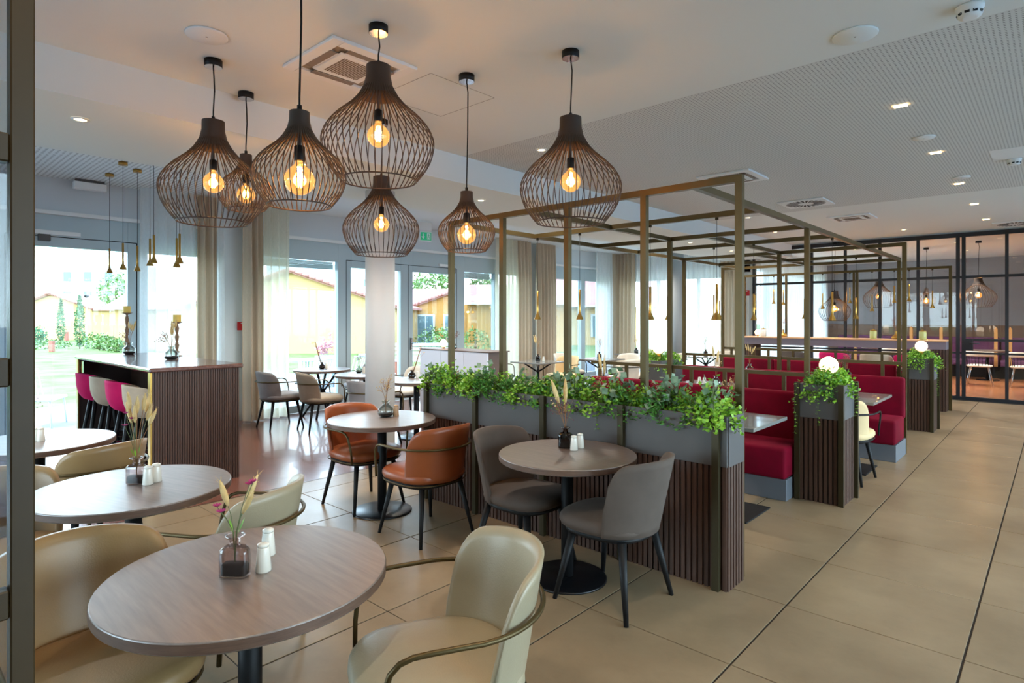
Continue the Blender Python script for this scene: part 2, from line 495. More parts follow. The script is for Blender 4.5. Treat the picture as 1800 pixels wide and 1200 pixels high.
# ---- window wall (left)
wl_ = MB()
wl_.box(XW - .25, XW, YB, YF + .3, 2.83, 3.45)                      # wall above the windows
for a, b in ((YB, -2.2), (3.566, 3.93), (10.46, 10.75), (13.5, YF + .3)):
    wl_.box(XW - .25, XW, a, b, 0, 2.83)
struct('wall_left', wl_, M_wallgrey, 'pale grey window wall with piers between the glazing', 'wall')
lg = MB().box(XW, XW + .07, YB, 3.566, 2.795, 2.84).box(XW, XW + .07, 3.93, 10.46, 2.795, 2.84).box(XW, XW + .07, 10.75, 13.5, 2.795, 2.84)
struct('trim_2', lg, M_white, 'white ledge running above the windows', 'trim')

def glazing(name, label, y0, y1, lites, zt=2.83, frame=M_frame):
    """lites: list of (y0, y1, z0, z1) panes; the frame is cut around them from bars"""
    r = thing(name, label, 'window', kind='structure')
    ys = sorted(lites)
    prev = y0
    for (a, b, z0, z1) in ys:
        MB().box(XW - .12, XW - .01, prev, a, 0, zt, 0.004).build('mullion', frame, r)
        MB().box(XW - .12, XW - .01, a, b, 0, z0, 0.004).build('bottom_rail', frame, r)
        MB().box(XW - .12, XW - .01, a, b, z1, zt, 0.004).build('head_panel', frame, r)
        MB().box(XW - .075, XW - .069, a, b, z0, z1).build('pane', M_glassw, r)
        prev = b
    MB().box(XW - .12, XW - .01, prev, y1, 0, zt, 0.004).build('mullion', frame, r)
    return r
def joint(r, y, z0, z1, hor=None):
    if hor: MB().box(XW - .012, XW - .007, hor[0], hor[1], z0 - .005, z0 + .005).build('leaf_joint', M_black, r)
    else: MB().box(XW - .012, XW - .007, y - .005, y + .005, z0, z1).build('leaf_joint', M_black, r)

w1 = glazing('window_1', 'grey framed terrace door and glazing beside the bar table', -2.2, 3.566,
             [(-2.0, -0.9, .12, 2.41), (-0.75, 0.95, .12, 2.41), (1.28, 2.385, .12, 2.41), (2.62, 3.45, .12, 2.41)])
for yy in (1.14, 2.49): joint(w1, yy, 0.03, 2.53)
joint(w1, 0, 2.53, 0, (1.14, 2.49))
MB().box(XW - .01, XW + .05, 1.35, 1.86, 2.55, 2.60, .004).build('door_closer', M_white, w1)
MB().box(XW - .01, XW + .045, 1.44, 1.56, 2.47, 2.55, .004).build('closer_bracket', M_panel, w1)
w2 = glazing('window_2', 'grey framed double terrace doors with side windows', 3.93, 10.46,
             [(4.08, 5.50, .12, 2.49), (5.755, 6.815, .12, 2.41), (7.10, 8.17, .12, 2.41), (8.43, 9.33, .12, 2.49), (9.45, 10.35, .12, 2.49)])
for yy in (5.66, 6.99, 8.21): joint(w2, yy, 0.03, 2.53)
joint(w2, 0, 2.53, 0, (5.66, 8.21))
hd = MB().box(XW - .01, XW + .04, 7.015, 7.05, .93, 1.16, .006).tube([(XW + .03, 7.03, 1.06), (XW + .07, 7.03, 1.06), (XW + .07, 7.16, 1.06)], .01)
hd.build('door_handle', M_chrome, w2)
MB().box(XW - .01, XW + .05, 7.72, 8.12, 2.55, 2.60, .004).build('door_closer', M_white, w2)
MB().box(XW - .01, XW + .045, 8.0, 8.14, 2.43, 2.54, .004).build('closer_bracket', M_panel, w2)
M_blind = mat('raised_blind_white', (206, 218, 220), 0.6)
def blind(y0, y1, n=6):
    b = thing('roller_shutter', 'raised white shutter slats at the head of the fixed window', 'blind', group='raised shutters behind the fixed panes')
    for k in range(n):
        MB().box(XW - .16, XW - .125, y0, y1, 2.49 - .022 * (k + 1) + .003, 2.49 - .022 * k, .004).build('slat', M_blind, b)
    return b
blind(4.10, 5.48); blind(8.45, 9.31)
w3 = glazing('window_3', 'grey framed tall window near the far corner', 10.75, 13.5, [(10.9, 11.4, .12, 2.49), (11.47, 12.52, .12, 2.49), (12.7, 13.4, .12, 2.49)])

# ---- far wall with window (left part) and black glass partition (right part)
fw_ = MB()
fw_.box(XW - .25, -5.3, YF, YF + .25, 2.6, 3.45).box(XW - .25, -8.85, YF, YF + .25, 0, 2.6).box(-5.55, -5.25, YF, YF + .25, 0, 3.3)
struct('wall_far', fw_, M_wallgrey, 'pale grey end wall around the curtained window', 'wall')
w4 = thing('window_4', 'tall window behind white sheers on the end wall', 'window', kind='structure')
for a, b in ((-8.85, -7.75), (-7.75, -6.65), (-6.65, -5.55)):
    MB().box(a, a + .06, YF + .05, YF + .15, 0, 2.6).build('mullion', M_frame, w4)
    MB().box(a + .06, b, YF + .05, YF + .15, 0, .1).build('bottom_rail', M_frame, w4)
    MB().box(a + .06, b, YF + .05, YF + .15, 2.5, 2.6).build('head_panel', M_frame, w4)
    MB().box(a + .06, b, YF + .09, YF + .096, .1, 2.5).build('pane', M_glassw, w4)

part = thing('window_5', 'black steel glazed partition with door to the next room', 'window', kind='structure')
posts = [-5.22] + [xf(p) for p in (1427, 1486, 1547, 1614)] + [xf(1684)]
xd0, xd1 = xf(1694), xf(1770)
allp = posts + [xd0, xd1, xd1 + (xd1 - xd0), 0.4, 1.2, 2.0, 2.95]
for i, xp in enumerate(allp):
    wdt = .05 if i not in (5, 6) else .06
    MB().box(xp - wdt / 2, xp + wdt / 2, YF - .03, YF + .03, 0, 3.12).build('mullion', M_blackglass, part)
MB().box(-5.25, XR, YF - .035, YF + .035, 3.05, 3.13).build('top_rail', M_blackglass, part)
MB().box(-5.25, XR, YF - .035, YF + .035, 0, .06).build('bottom_rail', M_blackglass, part)
MB().box(-5.25, XR, YF - .025, YF + .025, 2.275, 2.325).build('transom', M_blackglass, part)
MB().box(-5.25, XR, YF - .02, YF + .02, .86, .895).build('lower_rail', M_blackglass, part)
MB().box(xd0, XR, YF - .02, YF + .02, 1.10, 1.145).build('door_rail', M_blackglass, part)
MB().box(xd0 + .02, xd0 + .14, YF - .04, YF + .04, .93, 1.14).build('door_lock', M_blackglass, part)
MB().tube([(xd0 + .1, YF - .05, 1.06), (xd0 + .1, YF - .09, 1.06), (xd0 + .24, YF - .09, 1.06)], .011).build('door_handle', M_blackglass, part)
sp_ = sorted(allp)
for a, b in zip(sp_[:-1], sp_[1:]):
    if b - a < .1: continue
    MB().box(a + .025, b - .025, YF - .004, YF + .004, 2.325, 3.05).build('pane', M_glassp, part)
    MB().box(a + .025, b - .025, YF - .004, YF + .004, .06, 2.275).build('pane', M_glassp, part)

# ---- room behind the partition
M_wall2 = mat('far_room_grey_wall', (150, 154, 160), 0.8, var=0.03, scale=3)
MB_ = MB().box(-5.6, XR, 20.0, 20.2, 0, 3.3)
struct('wall_far_room', MB_, M_wall2, 'grey back wall of the room behind the partition', 'wall')
M_wain = mat('brown_wall_panelling', (122, 102, 86), 0.6, var=0.1, scale=4)
struct('trim_3', MB().box(-5.2, XR, 19.95, 20.0, 0, 1.33), M_wain, 'brown panelling strip along the far room wall', 'trim')
wr2 = MB().box(-5.6, -5.3, 14.25, 20.0, 2.7, 3.3).box(-5.6, -5.3, 19.4, 20.0, 0, 2.7)
struct('wall_far_room_left', wr2, M_wallgrey, 'pale side wall above the sheers of the far room', 'wall')
w6 = thing('window_6', 'window behind the sheers of the far room', 'window', kind='structure')
MB().box(-5.48, -5.474, 14.25, 19.4, .1, 2.7).build('pane', M_glassw, w6)
MB().box(-5.5, -5.42, 14.25, 19.4, 0, .1).build('bottom_rail', M_frame, w6)

# ---- right wall and wall behind the camera (out of view): glazing added so daylight fills the room
rw = MB().box(XR, XR + .2, 13.5, 20.2, 0, 3.4).box(XR, XR + .2, YB, 13.5, 2.7, 3.4).box(XR, XR + .2, YB, .55, 0, 2.7)
struct('wall_right', rw, M_wallgrey, 'pale wall on the aisle side with added daylight glazing', 'wall')
w7 = thing('fill_window_right', 'unseen glazing added on the aisle side for daylight', 'window', kind='structure')  # unseen glazing, added to bring sky light in from the right
for a, b in ((.55, 2.4), (2.4, 4.25), (4.25, 6.1), (6.1, 7.95), (7.95, 9.8), (9.8, 11.65), (11.65, 13.5)):
    MB().box(XR + .05, XR + .15, a, a + .07, 0, 2.7).build('mullion', M_frame, w7)
    MB().box(XR + .09, XR + .096, a + .07, b, .05, 2.7).build('pane', M_glassw, w7)
bw = MB().box(XW, -6.0, YB - .2, YB, 0, 3.4).box(-6.0, XR, YB - .2, YB, 2.7, 3.4).box(-2.5, XR, YB - .2, YB, 0, 2.7)
struct('wall_back', bw, M_wallgrey, 'pale wall behind the dining area', 'wall')
w8 = thing('fill_window_back', 'unseen glazing added behind the dining area for daylight', 'window', kind='structure')  # back glazing is out of view, added for daylight fill
for k in range(2):
    a = -6.0 + k * 1.75
    MB().box(a, a + .07, YB - .15, YB - .05, 0, 2.7).build('mullion', M_frame, w8)
    MB().box(a + .07, a + 1.75, YB - .1, YB - .094, .05, 2.7).build('pane', M_glassw, w8)

# portals guide sky light through the glazed openings (they give off no light themselves)
def portal(loc, sx, sy, rot):
    l = bpy.data.lights.new('portal', 'AREA'); l.shape = 'RECTANGLE'; l.size = sx; l.size_y = sy
    l.cycles.is_portal = True
    o = bpy.data.objects.new('portal', l); COL.objects.link(o); o.location = loc; o.rotation_euler = rot
portal((XW - .3, .7, 1.3), 2.6, 5.8, (0, radians(-90), 0))
portal((XW - .3, 7.2, 1.3), 2.6, 6.6, (0, radians(-90), 0))
portal((XW - .3, 12.1, 1.3), 2.6, 2.8, (0, radians(-90), 0))
portal((-7.2, YF + .3, 1.3), 3.3, 2.6, (radians(-90), 0, 0))
portal((XR + .3, 7.0, 1.35), 2.7, 12.95, (0, radians(90), 0))
portal((-4.25, YB - .3, 1.35), 3.5, 2.7, (radians(90), 0, 0))

# ---- columns
def column(name, x, y, r, z1, label, m):
    o = MB().lathe([(r, 0), (r, z1)], 40, x, y).build(name, m); tag(o, label, 'column', kind='structure')
    return o
M_col = mat('column_plaster', (206, 202, 198), 0.55)
column('column', -5.33, 3.74, .155, ZB, 'round plastered column beside the cognac chairs', M_col)
M_col2 = mat('column_grey', (160, 166, 170), 0.6)
cx2, cy2 = [float(v) for v in ony(1190, 430, 12.6)[:2]]
column('column', cx2, cy2, .15, ZC2 if cx2 < XB0 else ZB, 'round grey column in front of the end wall sheers', M_col2)

# ---- curtains
def curtain(name, label, path, z0, z1, m, amp=.04, wl=.13, group=None, flare=1.0):
    """pleated cloth hung along a 2-D path"""
    P = [np.array(p, float) for p in path]
    seg = [np.linalg.norm(b - a) for a, b in zip(P[:-1], P[1:])]
    L = sum(seg); n = max(12, int(L / wl * 10)); rows = 9
    vs, fs = [], []
    rnd = random.Random(name + str(path[0]))
    ph = [rnd.uniform(-.9, .9) for _ in range(int(L / wl) + 3)]
    for j in range(rows + 1):
        t = j / rows; z = z1 + (z0 - z1) * t
        k = .55 + .45 * min(1, t * 3)
        for i in range(n + 1):
            s = L * i / n; q = s; a = 0
            while a < len(seg) - 1 and q > seg[a]: q -= seg[a]; a += 1
            d = (P[a + 1] - P[a]) / seg[a]; nn = np.array([-d[1], d[0]])
            f = s / wl; i0 = int(f); pp = ph[i0] * (1 - (f - i0)) + ph[i0 + 1] * (f - i0)
            w = amp * k * (sin(2 * pi * f + pp) + .25 * sin(4 * pi * f + 2 * pp + t))
            p = P[a] + d * q + nn * w
            vs.append((p[0], p[1], z))
    for j in range(rows):
        for i in range(n):
            a = j * (n + 1) + i
            fs.append((a, a + 1, a + n + 2, a + n + 1))
    o = MB().add(vs, fs, True).build(name, m)
    tag(o, label, 'curtain', group)
    return o
XC = -8.80
def yc(px): return float(onx(px, HY, XC)[1])
curtain('sheer_curtain', 'white sheer curtain hanging behind the bar table', [(XC, yc(247)), (XC, yc(346))], .02, 3.24, M_sheer, .05, .16)
curtain('drape', 'taupe drape between the bar table sheer and the wall pier', [(XC, yc(347)), (XC, yc(381))], .02, 3.24, M_drape, .065, .10)
curtain('sheer_curtain', 'narrow white sheer strip beside the wall pier', [(XC - .02, yc(382)), (XC - .02, yc(394))], .02, 3.24, M_sheer, .03, .12)
curtain('drape', 'taupe drape beside the first red call point', [(XC, yc(429)), (XC, yc(461))], .02, 3.24, M_drape, .065, .10)
curtain('sheer_curtain', 'cream sheer curtain behind the grey velvet armchair', [(XC, yc(462)), (XC, yc(509))], .02, 3.24, M_sheer_y, .05, .12)
curtain('sheer_curtain', 'cream sheer curtain at the end of the double doors', [(XC, yc(873)), (XC, yc(908))], .02, 3.24, M_sheer_y, .05, .13)
curtain('drape', 'taupe drape left of the second wall pier', [(XC, yc(909)), (XC, yc(931))], .02, 3.24, M_drape, .065, .11)
curtain('drape', 'taupe drape right of the second wall pier', [(XC, yc(944)), (XC, yc(975))], .02, 3.24, M_drape, .065, .11)
curtain('sheer_curtain', 'white sheer curtain beside the corner drape', [(XC, yc(1049)), (XC, yc(1076))], .02, 3.24, M_sheer, .05, .14)
curtain('drape', 'taupe drape turning the far corner', [(XC, yc(1077)), (XC, YF - .22), (float(ony(1116, HY, YF - .22)[0]), YF - .22)], .02, 3.24, M_drape, .06, .12)
YCF = YF - .22
def xc(px): return float(ony(px, HY, YCF)[0])
curtain('sheer_curtain', 'white sheer curtain on the end wall left of the grey column', [(xc(1117), YCF), (xc(1186), YCF)], .02, 3.24, M_sheer, .05, .14)
curtain('sheer_curtain', 'white sheer curtain on the end wall right of the grey column', [(xc(1196), YCF), (xc(1266), YCF)], .02, 3.24, M_sheer, .05, .14)
curtain('drape', 'grey taupe drape at the end of the end wall window', [(xc(1268), YCF), (xc(1298), YCF)], .02, 2.86, M_drape, .065, .11)
curtain('sheer_curtain', 'white sheers along the side of the far room', [(-5.15, 14.3), (-5.15, 19.6)], .02, 3.1, M_sheer, .06, .18)

# ================================================================== FOREGROUND STEEL PARTITION (left edge)
XP = -1.5
gp = thing('steel_partition', 'olive brown steel glazed partition beside the nearest round table', 'partition', (0, 0, 0))
y0p, y1p = float(onx(18, HY, XP)[1]), float(onx(62, HY, XP)[1])
MB().box(XP - .045, XP, y0p, y1p, 0, ZC - .005, .003).build('post', M_olive, gp)
MB().box(XP - .045, XP, -1.25, -1.21, 0, ZC - .005, .003).build('post', M_olive, gp)
MB().box(XP - .045, XP, -2.75, -2.71, 0, ZC - .005, .003).build('post', M_olive, gp)
zr = [.03, .55, .99, 1.442, 1.88, 2.32, 2.76]
for z in zr:
    for a, b in ((-1.21, y0p), (-2.71, -1.25)):
        MB().box(XP - .04, XP - .005, a, b, z - .028, z + .028, .003).build('muntin', M_olive, gp)
for z0, z1 in zip(zr[:-1], zr[1:]):
    for a, b in ((-1.21, y0p), (-2.71, -1.25)):
        MB().box(XP - .026, XP - .02, a, b, z0 + .028, z1 - .028).build('pane', M_glassp, gp)

# ================================================================== CHAIRS
def shell(phim, rb, rt, z0, ztop, th, lean=0.0, corner=.55, side_drop=.05, nseg=36, rows=10, cx=0.0, sy=1.0, bucket=False):
    """wrap-round backrest; phi=0 points to -X"""
    mb = MB()
    def top(t):                                     # t in -1..1
        a = abs(t)
        zt = ztop - side_drop * a ** 2
        if a > corner:
            q = (a - corner) / (1 - corner)
            zt -= (ztop - z0) * .62 * (1 - sqrt(max(0, 1 - q ** 2.6))) 
        return zt
    grids = []
    for off in (0.0, -th):
        g = []
        for i in range(nseg + 1):
            t = -1 + 2 * i / nseg
            ph = phim * t
            zt = top(t)
            colm = []
            for j in range(rows + 1):
                f = j / rows
                z = z0 + (zt - z0) * f
                hz = (z - z0) / (ztop - z0)
                pf = sqrt(max(0, 1 - (1 - min(1, hz * 1.6)) ** 2)) if bucket else hz
                r = rb + (rt - rb) * pf + off * (1 - .35 * f ** 6 - .2 * (abs(t) ** 12))
                colm.append((cx - r * cos(ph) - lean * hz, sy * r * sin(ph), z))
            g.append(colm)
        grids.append(g)
    O, I = grids
    n = nseg + 1; m = rows + 1
    vs = [v for g in (O, I) for c in g for v in c]
    def id(k, i, j): return k * n * m + i * m + j
    fs = []
    for i in range(nseg):
        for j in range(rows):
            fs.append((id(0, i, j), id(0, i, j + 1), id(0, i + 1, j + 1), id(0, i + 1, j)))
            fs.append((id(1, i, j), id(1, i + 1, j), id(1, i + 1, j + 1), id(1, i, j + 1)))
        fs.append((id(0, i, rows), id(1, i, rows), id(1, i + 1, rows), id(0, i + 1, rows)))
        fs.append((id(0, i, 0), id(0, i + 1, 0), id(1, i + 1, 0), id(1, i, 0)))
    for j in range(rows):
        fs.append((id(0, 0, j), id(1, 0, j), id(1, 0, j + 1), id(0, 0, j + 1)))
        fs.append((id(0, nseg, j), id(0, nseg, j + 1), id(1, nseg, j + 1), id(1, nseg, j)))
    return mb.add(vs, fs, True)
def cushion(ax, ay, layers, n=2.8, seg=36, cx=0.0, taper=0.0):
    """superellipse cushion: layers of (scale, z); taper narrows it to the back"""
    mb = MB(); vs = []; fs = []
    for s, z in layers:
        for k in range(seg):
            a = 2 * pi * k / seg
            c, d = cos(a), sin(a)
            x = abs(c) ** (2 / n) * (1 if c >= 0 else -1); y = abs(d) ** (2 / n) * (1 if d >= 0 else -1)
            vs.append((cx + ax * s * x, ay * s * y * (1 + taper * x), z))
    L = len(layers)
    for i in range(L - 1):
        for k in range(seg):
            k2 = (k + 1) % seg
            fs.append((i * seg + k, i * seg + k2, (i + 1) * seg + k2, (i + 1) * seg + k))
    fs.append(tuple(range(seg))[::-1]); fs.append(tuple((L - 1) * seg + k for k in range(seg)))
    return mb.add(vs, fs, True)
def leg_mesh(p0, p1, r0, r1, seg=8):
    return MB().tube([p0, p1], [r0, r1], seg)

def make_armchair(name, label, m, loc, rz, arms=True, legm=None, railm=None, group=None):
    t = thing(name, label, 'chair', loc, rz, group)
    legm = legm or M_black; railm = railm or M_bronze
    cushion(.265, .265, [(.90, .405), (.97, .415), (1.0, .435), (.995, .455), (.95, .472), (.82, .482), (.5, .488), (.1, .490)], 3.0, cx=.02, taper=.03).build('seat', m, t)
    cushion(.255, .255, [(.92, .375), (.97, .380), (.97, .408)], 3.0, cx=.015, taper=.03).build('seat_frame', legm, t)
    shell(radians(73), .262, .300, .412, .805, .032, lean=.03, corner=.62, side_drop=.045).build('backrest', m, t)
    for sx in (-1, 1):
        for sy in (-1, 1):
            leg_mesh((sx * .165, sy * .172, .385), (sx * .236, sy * .238, 0), .021, .0115).build('leg', legm, t)
    if arms:
        pts = []
        zr_ = .655
        for i in range(25):                                   # behind the shell
            ph = radians(-86 + 172 * i / 24)
            R = .291 + .012
            pts.append((-R * cos(ph) - .022, R * sin(ph), zr_))
        fr = [(.10, .296, zr_), (.155, .294, zr_ - .002), (.19, .29, zr_ - .014), (.214, .285, zr_ - .04), (.226, .28, zr_ - .08), (.236, .268, .50), (.238, .262, .41)]
        path = [(x, -y, z) for x, y, z in reversed(fr)] + pts + fr
        MB().tube(path, .0085, 8).build('arm_rail', railm, t)
        # thin bronze line round the seat frame
        ring = []
        for k in range(40):
            a = 2 * pi * k / 40; c, d = cos(a), sin(a); n = 3.0
            ring.append((.015 + .262 * abs(c) ** (2 / n) * (1 if c >= 0 else -1), .262 * abs(d) ** (2 / n) * (1 if d >= 0 else -1), .400))
        MB().tube(ring, .005, 5, closed=True).build('seat_piping', railm, t)
    return t

def make_sidechair(name, label, m, loc, rz, group=None):
    t = thing(name, label, 'chair', loc, rz, group)
    cushion(.262, .245, [(.90, .400), (.97, .412), (1.0, .430), (.99, .450), (.94, .466), (.8, .476), (.5, .482), (.1, .484)], 2.7, cx=.02, taper=.06).build('seat', m, t)
    cushion(.240, .225, [(.92, .372), (.97, .378), (.97, .402)], 2.7, cx=.015, taper=.06).build('seat_frame', M_black, t)
    shell(radians(72), .248, .292, .405, .815, .030, lean=.045, corner=.66, side_drop=.03).build('backrest', m, t)
    for sx in (-1, 1):
        for sy in (-1, 1):
            leg_mesh((sx * .155, sy * .160, .38), (sx * .228, sy * .236, 0), .024, .0125).build('leg', M_black, t)
    return t

A0 = make_armchair('armchair', 'cream leather armchair with bronze arm rail, nearest the planter side of the front round table', M_cream, (-1.45, 1.251, 0), radians(244))
dup(A0, (-2.238, .51, 0), radians(5), 'tan leather armchair tucked under the front round table beside the steel partition', mats={'cream_leather': M_tan})
A1 = dup(A0, (-2.805, 1.144, 0), radians(213), 'cream leather armchair seen from behind between the first and second round tables', mats={})
dup(A0, (-3.60, .44, 0), radians(4), 'beige leather armchair on the far side of the second round table', mats={'cream_leather': M_tan})
dup(A0, (-4.402, .944, 0), radians(200), 'beige leather armchair pulled up to the third round table', mats={'cream_leather': M_tan})
dup(A0, (-4.27, 2.83, 0), 0, 'cognac leather armchair facing the aisle at the round table by the column', mats={'cream_leather': M_orange})
dup(A0, (-3.37, 2.76, 0), pi, 'cognac leather armchair with its back to the long planter', mats={'cream_leather': M_orange})
SC = make_sidechair('side_chair', 'taupe velvet side chair with its back to the aisle at the front planter table', M_taupe, (-1.824, 2.823, 0), pi)
dup(SC, (-2.50, 2.84, 0), radians(2), 'taupe velvet side chair facing the aisle at the front planter table')
# window row
dup(A0, (-8.12, 4.01, 0), radians(86), 'grey velvet armchair in front of the cream sheer curtain', mats={'cream_leather': M_greyv})
dup(A0, (-7.50, 4.28, 0), radians(80), 'beige velvet armchair in front of the terrace doors', mats={'cream_leather': M_beigev})
dup(A0, (-8.40, 5.56, 0), radians(268), 'grey velvet armchair beyond the splayed leg table, close to the window', mats={'cream_leather': M_greyv})
dup(A0, (-6.15, 4.22, 0), radians(92), 'grey velvet armchair half hidden behind the round column', mats={'cream_leather': M_greyv})
dup(A0, (-7.22, 5.52, 0), radians(262), 'bone fabric armchair next to the white service sideboard', mats={'cream_leather': M_bone})

# ================================================================== ROUND TABLES
def make_table(label, loc, base='disc', r=.424, group=None, legs=False):
    t = thing('round_table', label, 'table', loc, 0, group)
    tp = MB().lathe([(r - .006, .703), (r, .708), (r, .736), (r - .003, .740)], 64).build('tabletop', M_wood, t)
    MB().lathe([(r + .0006, .709), (r + .0006, .7355)], 64, cap=False).build('edge_band', M_woode, tp)
    if base == 'disc':
        MB().lathe([(.036, .014), (.036, .703)], 20).build('pedestal', M_black, t)
        MB().lathe([(.235, 0), (.235, .008), (.228, .012), (.05, .014)], 48).build('base_plate', M_blackm, t)
    else:
        MB().lathe([(.04, .36), (.04, .44)], 16).build('hub', M_black, t)
        for k in range(4):
            a = pi / 4 + k * pi / 2
            MB().tube([(.30 * cos(a), .30 * sin(a), 0), (.03 * cos(a), .03 * sin(a), .40), (.24 * cos(a), .24 * sin(a), .703)], .018, 6).build('leg', M_black, t)
    return t
T1 = make_table('round walnut table nearest the steel partition with a clear bottle vase', (-1.904, .841, 0))
T2 = dup(T1, (-3.27, .885, 0), .3, 'second round walnut table with dried pampas in a clear bottle')
T3 = dup(T1, (-4.93, .79, 0), .6, 'round walnut table in front of the slatted bar table')
T4 = make_table('round walnut table between the taupe side chairs', (-2.165, 2.85, 0), r=.408)
T5 = dup(T1, (-4.0, 2.825, 0), .1, 'round walnut table between the cognac leather armchairs')
T6 = make_table('round table on splayed legs against the window by the cream sheer', (-8.47, 4.86, 0), 'x')
T7 = dup(T1, (-7.28, 4.86, 0), .4, 'round table in front of the left terrace door')
T8 = dup(T1, (-6.13, 4.86, 0), .5, 'round table between the column and the service sideboard')

# ================================================================== TABLE DECOR
def shaker(x, y, z, label, group, rz=0, m=None):
    t = thing('salt_shaker', label, 'shaker', (x, y, z), rz, group)
    MB().lathe([(.0235, 0), (.0245, .004), (.0185, .074), (.0175, .077)], 20).build('body', m or M_ceramic, t)
    MB().lathe([(.0165, .077), (.0185, .081), (.0178, .087), (.006, .091)], 20).build('cap', m or M_ceramic, t)
    return t
def bottle_flat(x, y, z, rz, label, gm, fill=True, group=None):
    """flat shouldered bottle"""
    t = thing('bottle_vase', label, 'vase', (x, y, z), rz, group)
    n = 4.0
    lay = [(.96, .002), (1, .008), (1, .074), (.93, .086), (.7, .094)]
    b = cushion(.045, .026, lay, n, 28)
    b.f.pop(); b.sm.pop()
    b.build('body', gm, t)
    MB().lathe([(.017, .090), (.0165, .118), (.029, .124), (.030, .128), (.0285, .130)], 20, cap=False).build('neck', gm, t)
    if fill: cushion(.040, .021, [(.96, .006), (1, .010), (1, .036), (.9, .041), (.3, .043)], n, 24).build('black_sand', M_sand_b, t)
    return t
def bulb_vase(x, y, z, label, gm=None, s=1.0, group=None):
    t = thing('bulb_vase', label, 'vase', (x, y, z), 0, group)
    gm = gm or M_glassc
    MB().lathe([(a * s, b * s) for a, b in ((.030, 0), (.048, .010), (.054, .032), (.046, .058), (.024, .076), (.018, .088), (.026, .102), (.028, .104))], 24, cap=False).build('body', gm, t)
    MB().lathe([(a * s, b * s) for a, b in ((.028, .002), (.045, .011), (.048, .022), (.01, .024))], 20).build('black_sand', M_sand_b, t)
    return t
def bouquet(x, y, z, seed, label, kind='mixed', h=.24, lean=(0, 0), group=None):
    """dried stems standing in a vase; kind: mixed, pampas, berry, feather, spray, stick"""
    rnd = random.Random(seed)
    t = thing('dried_flowers', label, 'dried flowers', (x, y, z), 0, group)
    st = MB(); hd = MB(); fl = MB(); gr = MB()
    def stem(a, l, r=.0011, bend=.25):
        dx, dy = cos(a) * l + lean[0], sin(a) * l + lean[1]
        hh = h * rnd.uniform(.75, 1.05)
        p = [(0, 0, .03), (dx * .12, dy * .12, .13), (dx * .5, dy * .5, .13 + (hh - .13) * .55), (dx, dy, hh)]
        st.tube(p, r, 4); return p
    def ear(p, L, r, tgt):
        a = Vector(p[-2]); b = Vector(p[-1]); d = (b - a).normalized()
        q0 = b - d * L * .2
        N = 7
        tgt.tube([q0 + d * (L * k / N) for k in range(N + 1)], [r * (.25 + sin(pi * min(1, (k + .6) / (N + .6))) * .9) for k in range(N + 1)], 6)
        for k in range(18):
            s = rnd.random(); c = q0 + d * L * s
            o = Vector((rnd.gauss(0, 1), rnd.gauss(0, 1), rnd.gauss(0, .5))).normalized()
            tgt.tube([c, c + o * r * 1.4 + d * r * 2.2], [.0009, .0003], 3, cap=False)
    n = {'mixed': 7, 'pampas': 6, 'berry': 5, 'feather': 4, 'spray': 7, 'stick': 4}[kind]
    for k in range(n):
        a = rnd.uniform(0, 2 * pi); l = rnd.uniform(.02, .06)
        p = stem(a, l)
        if kind == 'pampas' or (kind == 'mixed' and k < 3): ear(p, .085, .0085, hd)
        elif kind == 'feather' and k < 2: ear(p, .15, .013, hd)
        elif kind in ('berry', 'spray') or (kind == 'feather'):
            for q in range(7):
                c = Vector(p[-1]) + Vector((rnd.gauss(0, .018), rnd.gauss(0, .018), rnd.gauss(-.02, .025)))
                fl.lathe([(.0001, c.z - .005), (.005, c.z), (.0001, c.z + .005)], 6, c.x, c.y, cap=False)
                st.tube([p[-2], c], .0007, 3)
        else:
            c = Vector(p[-1])
            for q in range(9):
                b = 2 * pi * q / 9; o = Vector((cos(b), sin(b), .6)) * .016
                w = Vector((-sin(b), cos(b), 0)) * .005
                fl.add([c, c + o * .6 + w, c + o, c + o * .6 - w], [(0, 1, 2, 3)])
    for k in range(3):
        a = rnd.uniform(0, 2 * pi); b = Vector((cos(a) * .01, sin(a) * .01, .12)); e = b + Vector((cos(a) * .022, sin(a) * .022, .045)); w = Vector((-sin(a), cos(a), 0)) * .005
        gr.add([b, (b + e) / 2 + w, e, (b + e) / 2 - w], [(0, 1, 2, 3)])
    if kind == 'stick':
        st.tube([(0, 0, .03), (lean[0] * .5, lean[1] * .5, h * .5), (lean[0], lean[1], h)], [.006, .008, .006], 6)
    st.build('stems', M_stem if kind == 'mixed' else M_dryd, t)
    if hd.v: hd.build('dry_heads', M_dry, t)
    if fl.v: fl.build('blossoms', M_flower if kind in ('mixed', 'pampas') else (M_berry if kind == 'berry' else M_dry), t)
    if kind == 'mixed': gr.build('leaf_blades', M_leaf_l, t)
    return t
ZT = .7402
x, y = onz(413, 1012, .74)[:2]
bottle_flat(x, y, ZT, radians(40), 'clear bottle vase with black sand on the front round table', M_glassb)
bouquet(x, y, ZT + .01, 3, 'magenta dried blossoms with wheat ears on the front round table', 'mixed', .27)
x, y = onz(463, 1003, .74)[:2]; shaker(x, y, ZT, 'white salt shaker on the front round table', 'shakers on the front round table')
x, y = onz(459, 988, .74)[:2]; shaker(x - .045, y + .045, ZT, 'white salt shaker on the front round table', 'shakers on the front round table')
x, y = onz(240, 850, .74)[:2]
bottle_flat(x, y, ZT, radians(40), 'clear bottle vase on the second round table', M_glassb)
bouquet(x, y, ZT + .01, 8, 'golden pampas and grasses with pink blossoms on the second round table', 'pampas', .36)
bouquet(x, y, ZT + .012, 21, 'loose pink blossoms among the pampas of the second round table', 'mixed', .33)
